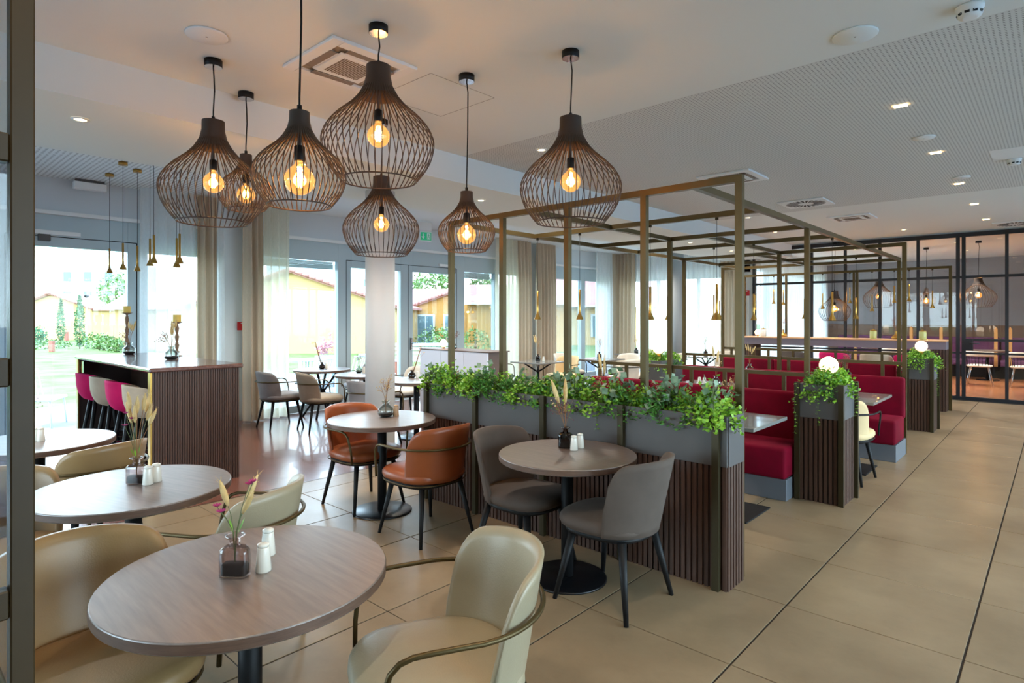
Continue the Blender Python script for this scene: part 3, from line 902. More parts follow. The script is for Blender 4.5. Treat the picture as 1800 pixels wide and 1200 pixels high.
x, y = onz(260, 851, .74)[:2]; shaker(x, y, ZT, 'cream salt shaker on the second round table', 'shakers on the second round table')
x, y = onz(275, 846, .74)[:2]; shaker(x, y, ZT, 'cream salt shaker on the second round table', 'shakers on the second round table')
for dx in (0, .06):
    x, y = onz(62 + dx * 160, 775, .74)[:2]; shaker(x, y, ZT, 'cream salt shaker on the third round table', 'shakers on the third round table')
x, y = onz(52, 770, .74)[:2]
bulb_vase(x - .05, y, ZT, 'small bulb vase on the third round table'); bouquet(x - .05, y, ZT, 31, 'dark berry sprigs on the third round table', 'berry', .26)
x, y = onz(994, 787, .74)[:2]
bottle_flat(x, y, ZT, radians(30), 'dark brown bottle vase on the table between taupe chairs', M_glassbr, True)
bouquet(x, y, ZT + .01, 5, 'pale feather grass with dark red berries on the taupe chair table', 'feather', .30)
bouquet(x, y, ZT + .012, 15, 'dark red berry sprig on the taupe chair table', 'berry', .26, (-.02, 0))
for px, py in ((1009, 791), (1020, 787)):
    x, y = onz(px, py, .74)[:2]; shaker(x, y, ZT, 'white salt shaker on the table between taupe chairs', 'shakers between the taupe chairs')
x, y = onz(678, 732, .74)[:2]
bulb_vase(x, y, ZT, 'round clear vase with black sand on the cognac chair table', s=1.25); bouquet(x, y, ZT, 12, 'pale dried sprigs on the cognac chair table', 'spray', .33)
x, y = onz(696, 731, .74)[:2]; shaker(x, y, ZT, 'tan salt shaker beside the round vase', None, m=mat('tan_ceramic', (196, 160, 124), .35))
for (px, py, kd, sd, lb, ln, tb) in ((566, 648, 'stick', 41, 'splayed leg window table', (-.10, -.06), 0), (631, 655, 'berry', 42, 'left terrace door table', (0, 0), 0), (724, 664, 'stick', 43, 'table by the service sideboard', (.12, .06), 0)):
    x, y = onz(px, py, .74)[:2]
    bulb_vase(x, y, ZT, 'small bulb vase on the ' + lb, M_glassbr if kd == 'stick' else None)
    bouquet(x, y, ZT, sd, 'dried stems leaning from a vase on the ' + lb, kd, .42 if kd == 'stick' else .28, ln)
    shaker(x + .08, y + .03, ZT, 'cream salt shaker on the ' + lb, None)

# ================================================================== WIRE PENDANTS
BULB_E = 4.5
def pendant(x, y, ztop, big, label, energy=BULB_E, zc=ZC, n=46, sway=.012, light=True):
    t = thing('pendant_lamp', label, 'pendant lamp', (x, y, 0))
    k = 1.0 if big else .62
    prof = [(.064, 0), (.066, -.06), (.080, -.12), (.108, -.17), (.152, -.22), (.210, -.27), (.258, -.32), (.290, -.37), (.303, -.415), (.300, -.46), (.282, -.52), (.250, -.575), (.205, -.63)]
    prof = [(r * k, ztop + z * k) for r, z in prof]
    MB().lathe([(.052, zc - .045), (.052, zc - .002)], 28).build('canopy', M_black, t)
    MB().lathe([(.0505, zc - .0462), (.0505, zc - .0455)], 28).build('canopy_plate', M_chrome, t)
    zt = ztop
    MB().tube([(0, 0, zc - .045), (sway, 0, zc - .12), (sway * .3, sway * .5, (zc + zt) / 2), (0, 0, zt + .06), (0, 0, zt - .02)], .0042, 6).build('cord', M_black, t)
    MB().lathe([(.010, zt - .002), (.010, zt + .028)], 12).build('cord_grip', M_black, t)
    neck = [(prof[i][0] + .001, prof[i][1]) for i in (3, 2, 1, 0)]
    nb = MB().lathe(neck, 40, cap=False).lathe([(.002, prof[0][1]), (prof[0][0], prof[0][1])], 40, cap=False)
    nb.lathe([(r - .004, z) for r, z in neck], 40, cap=False)
    nb.build('neck', M_shade, t)
    # resample the profile smoothly for the wires
    pr_ = prof[2:]
    sm_ = []
    for i in range(len(pr_) - 1):
        p0 = pr_[max(i - 1, 0)]; p1 = pr_[i]; p2 = pr_[i + 1]; p3 = pr_[min(i + 2, len(pr_) - 1)]
        for q in (0, .5):
            a = [.5 * (2 * p1[c] + (p2[c] - p0[c]) * q + (2 * p0[c] - 5 * p1[c] + 4 * p2[c] - p3[c]) * q * q + (3 * p1[c] - p0[c] - 3 * p2[c] + p3[c]) * q ** 3) for c in (0, 1)]
            sm_.append(a)
    sm_.append(pr_[-1])
    wm = MB()
    wrd = .0030 if big else .0024
    for i in range(n):
        a = 2 * pi * i / n
        wm.tube([(r * cos(a), r * sin(a), z) for r, z in sm_], [wrd * (1.5 if j < 4 else 1) for j in range(len(sm_))], 4, cap=False)
    wm.build('wire_cage', M_shade, t)['kind'] = 'stuff'
    br, bz = prof[-1]
    MB().tube([(br * cos(2 * pi * i / 60), br * sin(2 * pi * i / 60), bz) for i in range(60)], .004 if big else .003, 6, closed=True).build('bottom_ring', M_shade, t)
    zb = ztop - (.385 if big else .285)
    MB().lathe([(.0075, zb + .13), (.0075, ztop - .01)], 10).build('stem', M_shade, t)
    MB().lathe([(.021, zb + .078), (.022, zb + .085), (.022, zb + .140), (.012, zb + .146)], 20).build('socket', M_black, t)
    b = MB().lathe([(.0002, zb - .062), (.022, zb - .058), (.044, zb - .044), (.058, zb - .022), (.0625, zb), (.058, zb + .022), (.044, zb + .044), (.026, zb + .060), (.017, zb + .070), (.016, zb + .080)], 28, cap=False).build('bulb', M_amber, t)
    f = MB()
    for q in range(6):
        a = 2 * pi * q / 6
        f.tube([(.010 * cos(a), .010 * sin(a), zb + .03), (.013 * cos(a), .013 * sin(a), zb), (.010 * cos(a), .010 * sin(a), zb - .03)], .0022, 5)
    f.build('filament', M_fil, b)
    if light: lamp('bulb_light', 'POINT', (0, 0, zb), energy, (1.0, .62, .30), t, .03)
    return t
M_shade = mat('dark_bronze_wire', (62, 48, 40), 0.5, 0.25)
def ztop_of(px, py, x, y):
    d = Fv[0] * x + Fv[1] * y
    return HC + (HY - py) / FPX * d
pl = [((-3.885, 1.486), 213, True, 'large wire pendant nearest the slatted bar table'),
      ((-4.28, 1.86), 272, False, 'small wire pendant closest to the ceiling beam'),
      ((-2.34, 1.24), 197, False, 'small wire pendant on the longest cord near the front table'),
      ((-2.757, 1.923), 116, True, 'large wire pendant hanging highest beside the air conditioner'),
      ((-4.06, 2.86), 311, True, 'large wire pendant above the table with cognac chairs'),
      ((-2.89, 2.71), 337, False, 'small wire pendant above the long planter end posts'),
      ((-2.17, 2.89), 207, True, 'large wire pendant above the table with taupe chairs')]
for (x, y), py, big, lb in pl:
    d = Fv[0] * x + Fv[1] * y
    pendant(x, y, HC + (HY - py) / FPX * d, big, lb)

# ================================================================== BRONZE PERGOLA FRAME OVER THE BOOTHS
pg = thing('booth_pergola', 'bronze square-tube frame standing over the crimson booths', 'frame', (0, 0, 0))
B2 = .021
ZP = 2.40
Y1, Y2, Y3, Y4 = 3.555, 5.85, 8.03, 10.10
XA, XBm, XL = -1.41, -1.70, -3.99
def vpost(x, y, z0=0.0, z1=ZP - .042): MB().box(x - B2, x + B2, y - B2, y + B2, z0, z1).build('post', M_bronze, pg)
def xbar(x0, x1, y, z=ZP, w=B2): MB().box(x0, x1, y - w, y + w, z - .042, z).build('cross_bar', M_bronze, pg)
def ybar(x, y0, y1, z=ZP, w=B2): MB().box(x - w, x + w, y0, y1, z - .042, z).build('long_bar', M_bronze, pg)
for x in (XA, -2.052, -2.696, -3.36, XL): vpost(x, Y1)
xbar(XL - B2, XA + B2, Y1)
vpost(XBm, Y2); vpost(-3.07, Y2); vpost(-1.30, Y3); vpost(-2.67, Y3); vpost(XL, Y3)
vpost(XBm, Y4); vpost(-2.955, Y4); vpost(-4.3, Y4)
ybar(XBm, Y1 + B2, Y4 + B2); ybar(-3.07, Y1 + B2, Y2 + B2); ybar(-2.67, Y2 + B2, Y3 - B2); ybar(XL, Y1 + B2, Y4 - B2); ybar(-2.955, Y3 + B2, Y4 - B2)
xbar(XL + B2, XBm - B2, 4.70); xbar(XL + B2, XBm - B2, Y2); xbar(XL + B2, XBm - B2, 6.73)
xbar(XL - B2, -1.30 + B2, Y3); xbar(XL + B2, XBm - B2, 9.2); xbar(-4.3 - B2, XBm - B2, Y4)
# low rails with short uprights on the booth backs
def rail(x0, x1, y, z=1.04, zb=.86, n=8):
    MB().box(x0, x1, y - .018, y + .018, z - .035, z).build('rail', M_bronze, pg)
    for k in range(n):
        x = x0 + .12 + (x1 - x0 - .24) * (k + .5 * (k % 2) * .5) / (n - .5)
        MB().box(x - .016, x + .016, y - .016, y + .016, zb - .3, z - .035).build('rail_upright', M_bronze, pg)
rail(-4.1, XBm - B2, Y2 + .03, 1.035); rail(XL + B2, -1.30 - B2, Y3 + .03, 1.035); rail(-4.28, XBm - B2, Y4 + .03, 1.035)
# second portal over the high counter
pg2 = thing('counter_portal', 'bronze portal frame standing over the high counter', 'frame', (0, 0, 0))
YP4 = 12.2
for x in (-4.74, -1.33): MB().box(x - B2, x + B2, YP4 - B2, YP4 + B2, 0, ZP - .042).build('post', M_bronze, pg2)
for p in (1372.5, 1382, 1501, 1507):
    x = float(ony(p, HY, YP4)[0]); MB().box(x - .018, x + .018, YP4 - .018, YP4 + .018, 1.17, ZP - .042).build('post', M_bronze, pg2)
MB().box(-4.74 - B2, -1.33 + B2, YP4 - B2, YP4 + B2, ZP - .042, ZP).build('cross_bar', M_bronze, pg2)

# ================================================================== SLATTED CLADDING / PLANTERS
def slats_y(mb, x0, x1, y, z0, z1, pitch=.030, w=.021, d=.012, sgn=-1):
    n = int(round((x1 - x0) / pitch)); p = (x1 - x0) / n
    for k in range(n):
        a = x0 + p * k + (p - w) / 2
        mb.box(a, a + w, min(y, y + sgn * d), max(y, y + sgn * d), z0, z1)
def slats_x(mb, y0, y1, x, z0, z1, pitch=.030, w=.021, d=.012, sgn=1):
    n = int(round((y1 - y0) / pitch)); p = (y1 - y0) / n
    for k in range(n):
        a = y0 + p * k + (p - w) / 2
        mb.box(min(x, x + sgn * d), max(x, x + sgn * d), a, a + w, z0, z1)
ZPT, ZPB = .985, .70
def planter(name, label, x0, x1, y0, y1, trims=(), group=None, trim_end=True):
    t = thing(name, label, 'planter', ((x0 + x1) / 2, (y0 + y1) / 2, 0), 0, group)
    ox, oy = (x0 + x1) / 2, (y0 + y1) / 2
    def B(mb, nm, m, par=t):
        mb.v = [(a - ox, b - oy, c) for a, b, c in mb.v]
        return mb.build(nm, m, par)
    B(MB().box(x0 + .012, x1 - .012, y0 + .012, y1 - .012, 0, ZPT - .12), 'core', M_slat_b)
    s = MB(); slats_y(s, x0, x1, y0 + .012, 0, ZPB + .012, .036, .024, .014); slats_y(s, x0, x1, y1 - .012, 0, ZPB + .012, .036, .024, .014, sgn=1)
    o = B(s, 'slat_cladding', M_slat); o['kind'] = 'stuff'
    s = MB(); slats_x(s, y0, y1, x1 - .012, 0, ZPB + .012, .036, .024, .014); slats_x(s, y0, y1, x0 + .012, 0, ZPB + .012, .036, .024, .014, sgn=-1)
    o = B(s, 'slat_cladding', M_slat); o['kind'] = 'stuff'
    xs = [x0] + sorted(trims) + [x1]
    for a, b in zip(xs[:-1], xs[1:]):
        B(MB().box(a + .002, b - .002, y0 - .004, y0 + .016, ZPB, ZPT, .002), 'panel', M_panel)
    B(MB().box(x0, x1, y1 - .016, y1 + .004, ZPB, ZPT), 'panel', M_panel)
    B(MB().box(x1 - .016, x1 + .004, y0 + .01, y1 - .01, ZPB, ZPT, .002), 'end_panel', M_panel)
    B(MB().box(x0 - .004, x0 + .016, y0 + .01, y1 - .01, ZPB, ZPT, .002), 'end_panel', M_panel)
    B(MB().box(x0 + .016, x1 - .016, y0 + .016, y1 - .016, ZPT - .10, ZPT - .06), 'soil', M_soil)
    for a in trims:
        B(MB().box(a - .02, a + .02, y0 - .034, y0 - .004, 0, ZPT + .005), 'trim_post', M_bronze_d)
    return t
TRX = [-1.436, -2.06, -2.708, -3.40, -4.0]
planter('long_planter', 'long slatted planter with grey panels behind the front tables', -4.04, -1.376, 3.297, 3.53, TRX)
PL2 = planter('planter_box', 'slatted planter box beside the first crimson bench end', -1.64, -1.302, 5.42, 5.79)
PL3 = planter('planter_box', 'slatted planter box between the second booth and the high counter', -1.53, -1.25, 9.73, 10.10)
for P_, (xa, xb, ya, yb) in ((PL2, (-1.64, -1.302, 5.42, 5.79)), (PL3, (-1.53, -1.25, 9.73, 10.10))):
    ox, oy = (xa + xb) / 2, (ya + yb) / 2
    for xx, yy in ((xb - .01, ya - .012), (xa - .012, ya - .012), (xb + .012, yb - .01)):
        MB().box(xx - ox - .02, xx - ox + .02, yy - oy - .016, yy - oy + .016, 0, ZPT + .01).build('trim_post', M_bronze_d, P_)
    MB().box(xa - ox, xb - ox + .02, yb - oy + .002, yb - oy + .03, ZPT, ZPT + .012).build('rim', M_bronze_d, P_)
PL4 = planter('planter_box', 'grey planter box on the window side of the booths', -4.06, -3.78, 6.95, 7.55)
PL5 = None

# ================================================================== FOLIAGE
def leaf_cluster(seed, n, rx, ry, rz, size, kind='oval', droop=0.0, z0=0.0):
    rnd = np.random.RandomState(seed)
    vs, fs = [], []
    st = MB()
    ntw = max(6, n // 16)
    cnt = 0
    for k in range(ntw):
        a = rnd.uniform(0, 2 * pi); q = sqrt(rnd.uniform(0.02, 1))
        tip = np.array([rx * q * cos(a), ry * q * sin(a), z0 + rz * (1 - .55 * q * q) * rnd.uniform(.55, 1.0) - droop * q * q])
        base = np.array([tip[0] * .35, tip[1] * .35, z0 - .03])
        mid = (base + tip) / 2 + np.array([0, 0, rz * .15])
        st.tube([base, mid, tip], .0018, 3, cap=False)
        for j in range(n // ntw):
            t = rnd.uniform(.3, 1.05)
            c = base * (1 - t) ** 2 + 2 * mid * t * (1 - t) + tip * t * t
            c = c + rnd.normal(0, size * .55, 3)
            d = rnd.normal(0, 1, 3); d[2] = abs(d[2]) * .6; d /= np.linalg.norm(d)
            u = np.cross(d, rnd.normal(0, 1, 3)); u /= np.linalg.norm(u)
            nrm = np.cross(d, u)
            s = size * rnd.uniform(.7, 1.25); w = s * {'oval': .38, 'round': .5, 'thin': .2}[kind]
            o = len(vs)
            vs += [c, c + d * s * .5 + u * w + nrm * s * .06, c + d * s, c + d * s * .5 - u * w + nrm * s * .06, c + d * s * .5]
            fs += [(o, o + 1, o + 4), (o + 1, o + 2, o + 4), (o + 2, o + 3, o + 4), (o + 3, o, o + 4)]
    return MB().add(vs, fs), st
_plants = {}
def plant(kind, variant, label, loc, rz, scale, group):
    key = (kind, variant)
    if key not in _plants:
        sd = hash(kind) % 1000 if False else {'boxwood': 10, 'fern': 30, 'eucalyptus': 50, 'ivy': 70, 'red': 90}[kind] + variant
        if kind == 'boxwood': lf, st = leaf_cluster(sd, 900, .17, .15, .20, .026, 'oval', .09)
        elif kind == 'fern': lf, st = leaf_cluster(sd, 900, .17, .15, .18, .030, 'thin', .09)
        elif kind == 'eucalyptus': lf, st = leaf_cluster(sd, 60, .12, .10, .27, .042, 'round', .0)
        elif kind == 'red': lf, st = leaf_cluster(sd, 120, .09, .09, .16, .03, 'round', .0)
        else: lf, st = leaf_cluster(sd, 800, .22, .20, .16, .026, 'oval', .18)
        m = {'boxwood': M_leaf_l, 'fern': M_leaf_d, 'eucalyptus': M_leaf_e, 'ivy': M_leaf_l, 'red': M_leaf_r}[kind]
        lm = lf.mesh('leaves'); lm.materials.append(m); sm = st.mesh('twigs'); sm.materials.append(M_stem)
        _plants[key] = (lm, sm)
    lm, sm = _plants[key]
    t = thing({'boxwood': 'boxwood_plant', 'fern': 'fern_plant', 'eucalyptus': 'eucalyptus_sprig', 'ivy': 'ivy_plant', 'red': 'red_leaf_sprig'}[kind], label, 'plant', loc, rz, group)
    t.scale = (scale,) * 3
    put('leaves', lm, t)['kind'] = 'stuff'
    put('twigs', sm, t)
    return t
def trail(loc, dx, dy, L, label, seed, group):
    rnd = random.Random(seed)
    pts = [Vector((0, 0, 0)), Vector((dx * .6, dy * .6, .03)), Vector((dx, dy, 0))]
    z = 0
    while z > -L:
        z -= .03; pts.append(Vector((dx + rnd.gauss(0, .006), dy + rnd.gauss(0, .006), z)))
    t = thing('trailing_vine', label, 'plant', loc, 0, group)
    MB().tube(pts, .0014, 4).build('stem', M_stem, t)
    lf = MB()
    for p in pts[1:]:
        for q in range(3):
            a = rnd.uniform(0, 2 * pi); d = Vector((cos(a), sin(a), rnd.uniform(-.6, .2))) * .02; u = Vector((-sin(a), cos(a), .3)) * .008
            lf.add([p, p + d * .5 + u, p + d, p + d * .5 - u], [(0, 1, 2, 3)])
    lf.build('leaves', M_leaf_l, t)['kind'] = 'stuff'
    return t
rnd = random.Random(11)
G1 = 'plants in the long planter'
zs = ZPT - .05
k = 0
x = -3.98
while x < -1.44:
    kind = ('boxwood', 'fern', 'boxwood', 'fern')[k % 4]
    plant(kind, k % 3, {'boxwood': 'bright green small-leaved bush in the long planter', 'fern': 'dark green feathery bush in the long planter'}[kind],
          (x, 3.40 + rnd.uniform(-.04, .04), zs), rnd.uniform(0, 6), rnd.uniform(.95, 1.2), G1 + ', ' + kind)
    x += .125; k += 1
for px in (762, 845, 912, 955, 985, 1012, 1080, 1165, 1190, 1255):
    x, y = ony(px, 660, 3.41)[:2]
    plant('eucalyptus', k % 4, 'grey-green round-leaved eucalyptus sprig in the long planter', (x, y, zs + rnd.uniform(0, .04)), rnd.uniform(0, 6), rnd.uniform(.8, 1.15), G1 + ', eucalyptus'); k += 1
for px in (800, 1060, 1150):
    x, y = ony(px, 660, 3.38)[:2]
    plant('red', k % 2, 'reddish-leaved sprig in the long planter', (x, y, zs), rnd.uniform(0, 6), 1.0, G1 + ', red'); k += 1
for px, L in ((770, .10), (905, .10), (1050, .16), (1110, .08), (1205, .08)):
    x, y = ony(px, 690, 3.30)[:2]
    trail((x, 3.34, ZPT + .01), 0, -.055, L, 'short green tendril over the edge of the long planter', px, G1 + ', tendrils')
def box_planting(x0, x1, y0, y1, where, seed, n=5):
    r = random.Random(seed)
    for i in range(n):
        kd = ('ivy', 'boxwood', 'fern')[i % 3] if i else 'ivy'
        plant(kd, i % 3, {'ivy': 'spreading light green ivy in the ', 'boxwood': 'small-leaved bush in the ', 'fern': 'feathery dark green fern in the '}[kd] + where,
              (r.uniform(x0 + .07, x1 - .07), r.uniform(y0 + .08, y1 - .06), zs), r.uniform(0, 6), r.uniform(.85, 1.1), 'plants of the ' + where + ', ' + kd)
    plant('eucalyptus', 1, 'eucalyptus sprig in the ' + where, ((x0 + x1) / 2 - .05, (y0 + y1) / 2 + .1, zs), 1.0, .8, None)
box_planting(-1.64, -1.302, 5.42, 5.79, 'planter beside the first crimson bench', 3, 8)
box_planting(-1.53, -1.25, 9.73, 10.10, 'planter before the high counter', 4, 7)
box_planting(-4.06, -3.78, 6.95, 7.55, 'planter on the window side of the booths', 5, 7)
trail((-1.46, 5.45, ZPT), -.02, -.07, .32, 'long leafy vine hanging over the first planter box panel', 1, None)
trail((-1.60, 5.45, ZPT), -.06, -.06, .40, 'long leafy vine down the bench-side corner of the first planter box', 2, None)
trail((-1.33, 5.70, ZPT), .06, .02, .25, 'leafy vine on the aisle side of the first planter box', 3, None)
trail((-1.30, 10.0, ZPT), .06, .03, .5, 'long leafy vine on the aisle side of the second planter box', 4, None)
def globe(x, y, z, r, label):
    t = thing('globe_lamp', label, 'globe lamp', (x, y, z))
    MB().lathe([(r * .35, -.02 if z > 1.1 and z < 1.2 and r < .07 else -.14), (r * .35, .005)], 20).build('base', M_gold, t)
    MB().lathe([(max(r * sin(pi * k / 16), .0005), r * .9 - r * cos(pi * k / 16)) for k in range(17)], 28, cap=False).build('globe', M_glow, t)
    lamp('globe_light', 'POINT', (0, 0, r * 2.2), 1.2, (1, .8, .58), t, r)
    return t
globe(-1.45, 5.58, ZPT + .085, .075, 'glowing opal globe lamp among the ivy of the first planter box')
globe(-1.40, 9.86, ZPT + .095, .075, 'glowing opal globe lamp in the planter before the high counter')
globe(-3.86, 7.05, ZPT + .09, .075, 'glowing opal globe lamp in the window-side planter')

# ================================================================== CRIMSON BENCHES AND BOOTH TABLES
def bench(label, x0, x1, yf, yb, n=3):
    t = thing('bench', label, 'bench', ((x0 + x1) / 2, (yf + yb) / 2, 0))
    ox, oy = (x0 + x1) / 2, (yf + yb) / 2
    def B(nm, m, a, b, c, d, e, f, bev): MB().box(a - ox, b - ox, c - oy, d - oy, e, f, bev).build(nm, m, t)
    B('plinth', M_plinth, x0, x1, yf + .02, yb - .005, 0, .18, .003)
    w = (x1 - x0) / n
    for k in range(n):
        B('seat', M_red, x0 + k * w, x0 + (k + 1) * w, yf, yb - .10, .18, .445, .03)
        B('backrest', M_red, x0 + k * w, x0 + (k + 1) * w, yb - .125, yb - .005, .40, .87, .03)
    return t
bench('crimson velvet bench facing the long planter', -4.0, -1.69, 5.23, Y2 - .03)
bench('crimson velvet bench behind the beige booth chair', -3.95, -1.28, 7.42, Y3 - .03)
bench('crimson velvet bench in front of the high counter', -4.25, -1.72, 9.50, Y4 - .03)
def booth_table(label, x0, x1, y0, y1, group=None):
    t = thing('booth_table', label, 'table', ((x0 + x1) / 2, (y0 + y1) / 2, 0), 0, group)
    hx_, hy_ = (x1 - x0) / 2, (y1 - y0) / 2
    MB().box(-hx_, hx_, -hy_, hy_, .712, .740, .003).build('tabletop', M_stone, t)
    MB().lathe([(.035, .012), (.035, .712)], 16).build('pedestal', M_black, t)
    MB().box(-.24, .24, -.25, .25, 0, .012, .003).build('base_plate', M_black, t)
    return t
BT = [booth_table('grey stone booth table beside the long planter', -2.30, -1.63, 4.37, 5.09),
      booth_table('grey stone booth table behind the planter foliage', -3.6, -2.93, 4.37, 5.09),
      booth_table('grey stone booth table at the beige booth chair', -1.97, -1.29, 6.465, 7.29),
      booth_table('grey stone booth table in the middle booth beside the window-side planter', -3.5, -2.8, 6.465, 7.29),
      booth_table('grey stone booth table nearest the second planter box', -2.5, -1.8, 8.55, 9.3),
      booth_table('grey stone booth table in the rear booth on the window side', -3.8, -3.1, 8.55, 9.3)]
for i, (bx, by, kd) in enumerate(((-1.95, 4.75, 'spray'), (-3.2, 4.8, 'feather'), (-1.72, 6.9, 'berry'), (-3.0, 6.85, 'feather'), (-2.1, 8.95, 'berry'), (-3.4, 8.95, 'pampas'))):
    wh = ('booth table beside the long planter', 'booth table behind the planter foliage', 'booth table at the beige chair', 'middle booth table', 'rear booth table by the planter box', 'rear booth table on the window side')[i]
    bulb_vase(bx, by, ZT, 'clear bulb vase on the ' + wh, M_glassc if i % 2 else M_glassbr, 1.1)
    bouquet(bx, by, ZT, 60 + i, 'dried stems in the vase of the ' + wh, kd, .34)
    for q in (0, 1): shaker(bx - .12 - .06 * q, by - .05, ZT, 'white salt shaker on the ' + wh, 'shakers on the ' + wh)
bc = dup(A0, (-1.555, 6.40, 0), radians(88), 'sand fabric booth chair with black frame beside the first planter box',
         mats={'cream_leather': M_sand, 'bronze_metal': M_black})
for (cx_, cy_, m_, lb) in ((-2.72, 8.42, M_beigev, 'beige velvet chair'), (-3.40, 8.42, M_bone, 'bone fabric chair'), (-2.04, 8.42, M_taupe, 'taupe velvet chair')):
    dup(A0, (cx_, cy_, 0), radians(90), lb + ' with its back to the middle rail of the booths', mats={'cream_leather': m_})

# ================================================================== GOLD PENDANTS
def make_gold(label, loc, zb, zt, canopy, group):
    t = thing('gold_pendant', label, 'pendant lamp', (loc[0], loc[1], 0), 0, group)
    MB().lathe([(.036, zb), (.030, zb + .018), (.012, zb + .062), (.0105, zb + .10), (.0105, zb + .29), (.004, zb + .293)], 20, cap=False).build('shade', M_gold, t)
    MB().lathe([(.028, zb + .016), (.001, zb + .017)], 16, cap=False).build('lens', M_glow, t)
    MB().tube([(0, 0, zb + .29), (0, 0, zt)], .0022, 5).build('cord', M_black, t)
    if canopy: MB().lathe([(.045, zt - .035), (.045, zt - .002)], 24).build('canopy', M_gold, t)
    else: MB().lathe([(.014, zt - .02), (.014, zt)], 12).build('cord_holder', M_bronze_d, t)
    return t
for (x, y, zb) in ((-8.31, 2.0, 2.07), (-7.58, 1.95, 2.07), (-7.84, 2.16, 2.08), (-7.19, 2.10, 2.10), (-6.93, 2.06, 2.11), (-6.54, 2.15, 2.05), (-6.40, 2.13, 2.08)):
    make_gold('slim gold trumpet pendant hanging above the slatted bar table', (x, y), zb, ZC2, True, 'gold pendants above the bar table')
for px in (945, 1019, 1143, 1260):
    make_gold('slim gold trumpet pendant over the first booth tables', (float(ony(px, HY, 4.70)[0]), 4.70), 1.525, ZP - .042, False, 'gold pendants in the first booth')
for px in (1174, 1255, 1325, 1463):
    make_gold('slim gold trumpet pendant over the middle booth tables', (float(ony(px, HY, 6.73)[0]), 6.73), 1.515, ZP - .042, False, 'gold pendants in the middle booth')
for px in (1265, 1371, 1414, 1505):
    make_gold('slim gold trumpet pendant over the rear booth tables', (float(ony(px, HY, 9.2)[0]), 9.2), 1.525, ZP - .042, False, 'gold pendants in the rear booth')
for px, zb in ((1327, 1.70), (1360, 1.81), (1377, 1.79), (1446, 1.70), (1494, 1.80), (1533, 1.655), (1572, 1.80), (1598, 1.82), (1639, 1.70)):
    make_gold('slim gold trumpet pendant under the portal of the high counter', (float(ony(px, HY, YP4)[0]), YP4), zb, ZP - .042, False, 'gold pendants over the high counter')

# ================================================================== SLATTED BAR TABLE WITH STOOLS
bx0, bx1, by0, by1, bzt = -8.5, -5.857, 1.715, 2.49, 1.10
bar = thing('bar_table', 'tall walnut bar table with slatted ends before the bar sheer', 'bar table', ((bx0 + bx1) / 2, (by0 + by1) / 2, 0))
ox, oy = (bx0 + bx1) / 2, (by0 + by1) / 2
def BB(mb, nm, m, par=bar):
    mb.v = [(a - ox, b - oy, c) for a, b, c in mb.v]
    return mb.build(nm, m, par)
BB(MB().box(bx0 - .03, bx1 + .015, by0 - .015, by1 + .03, bzt - .04, bzt, .012), 'bar_top', M_barwood)
for xa, xb, sg in ((bx1 - .06, bx1 - .012, 1), (bx0 + .012, bx0 + .06, -1)):
    e = BB(MB().box(xa, xb, by0 + .012, by1 - .006, 0, bzt - .04), 'end_panel', M_slat_b)
    s = MB(); slats_x(s, by0 + .012, by1 - .006, xb if sg > 0 else xa, 0, bzt - .04, .0205, .0145, .010, sg)
    s.v = [(a - ox, b - oy, c) for a, b, c in s.v]
    s.build('slat_cladding', M_slat, e)['kind'] = 'stuff'
    BB(MB().box(xa - .004, xb + .012, by0 - .002, by0 + .012, 0, bzt - .04), 'edge_strip', M_gold)
bk = BB(MB().box(bx0 + .06, bx1 - .06, by1 - .22, by1 - .19, 0, bzt - .04), 'back_panel', M_slat_b)
s = MB(); slats_y(s, bx0 + .06, bx1 - .06, by1 - .22, 0, bzt - .04, .032, .022, .010, -1)
s.v = [(a - ox, b - oy, c) for a, b, c in s.v]
s.build('slat_cladding', M_slat, bk)['kind'] = 'stuff'
BB(MB().box(bx0 + .07, bx0 + .22, by0 + .02, by0 + .03, bzt - .20, bzt - .06, .002), 'socket_panel', M_chrome)

def make_stool(label, m, loc, rz, group=None):
    t = thing('bar_stool', label, 'bar stool', loc, rz, group)
    cushion(.205, .215, [(.6, .630), (.85, .640), (.97, .672), (.95, .70), (.7, .712), (.1, .715)], 2.6, cx=.02).build('seat', m, t)
    shell(radians(98), .13, .245, .625, .935, .028, lean=.02, corner=.5, side_drop=.05, nseg=28, rows=12, bucket=True).build('backrest', m, t)
    for sx in (-1, 1):
        for sy in (-1, 1):
            leg_mesh((sx * .10, sy * .10, .645), (sx * .20, sy * .19, 0), .022, .014, 8).build('leg', M_black, t)
    f = .165
    MB().tube([(f, f * .95, .26), (-f, f * .95, .26), (-f, -f * .95, .26), (f, -f * .95, .26)], .009, 6, closed=True).build('footrest', M_chrome, t)
    return t
ST = make_stool('magenta velvet bar stool farthest along the bar table, by the terrace door', M_magenta, (-7.95, 1.86, 0), radians(90))
dup(ST, (-7.36, 1.86, 0), radians(90), 'taupe velvet bar stool between the two magenta stools', mats={'magenta_velvet': M_beigev})
dup(ST, (-6.78, 1.86, 0), radians(92), 'magenta velvet bar stool between the two taupe stools', mats={})
dup(ST, (-6.22, 1.86, 0), radians(88), 'taupe velvet bar stool next to the slatted bar end', mats={'magenta_velvet': M_beigev})

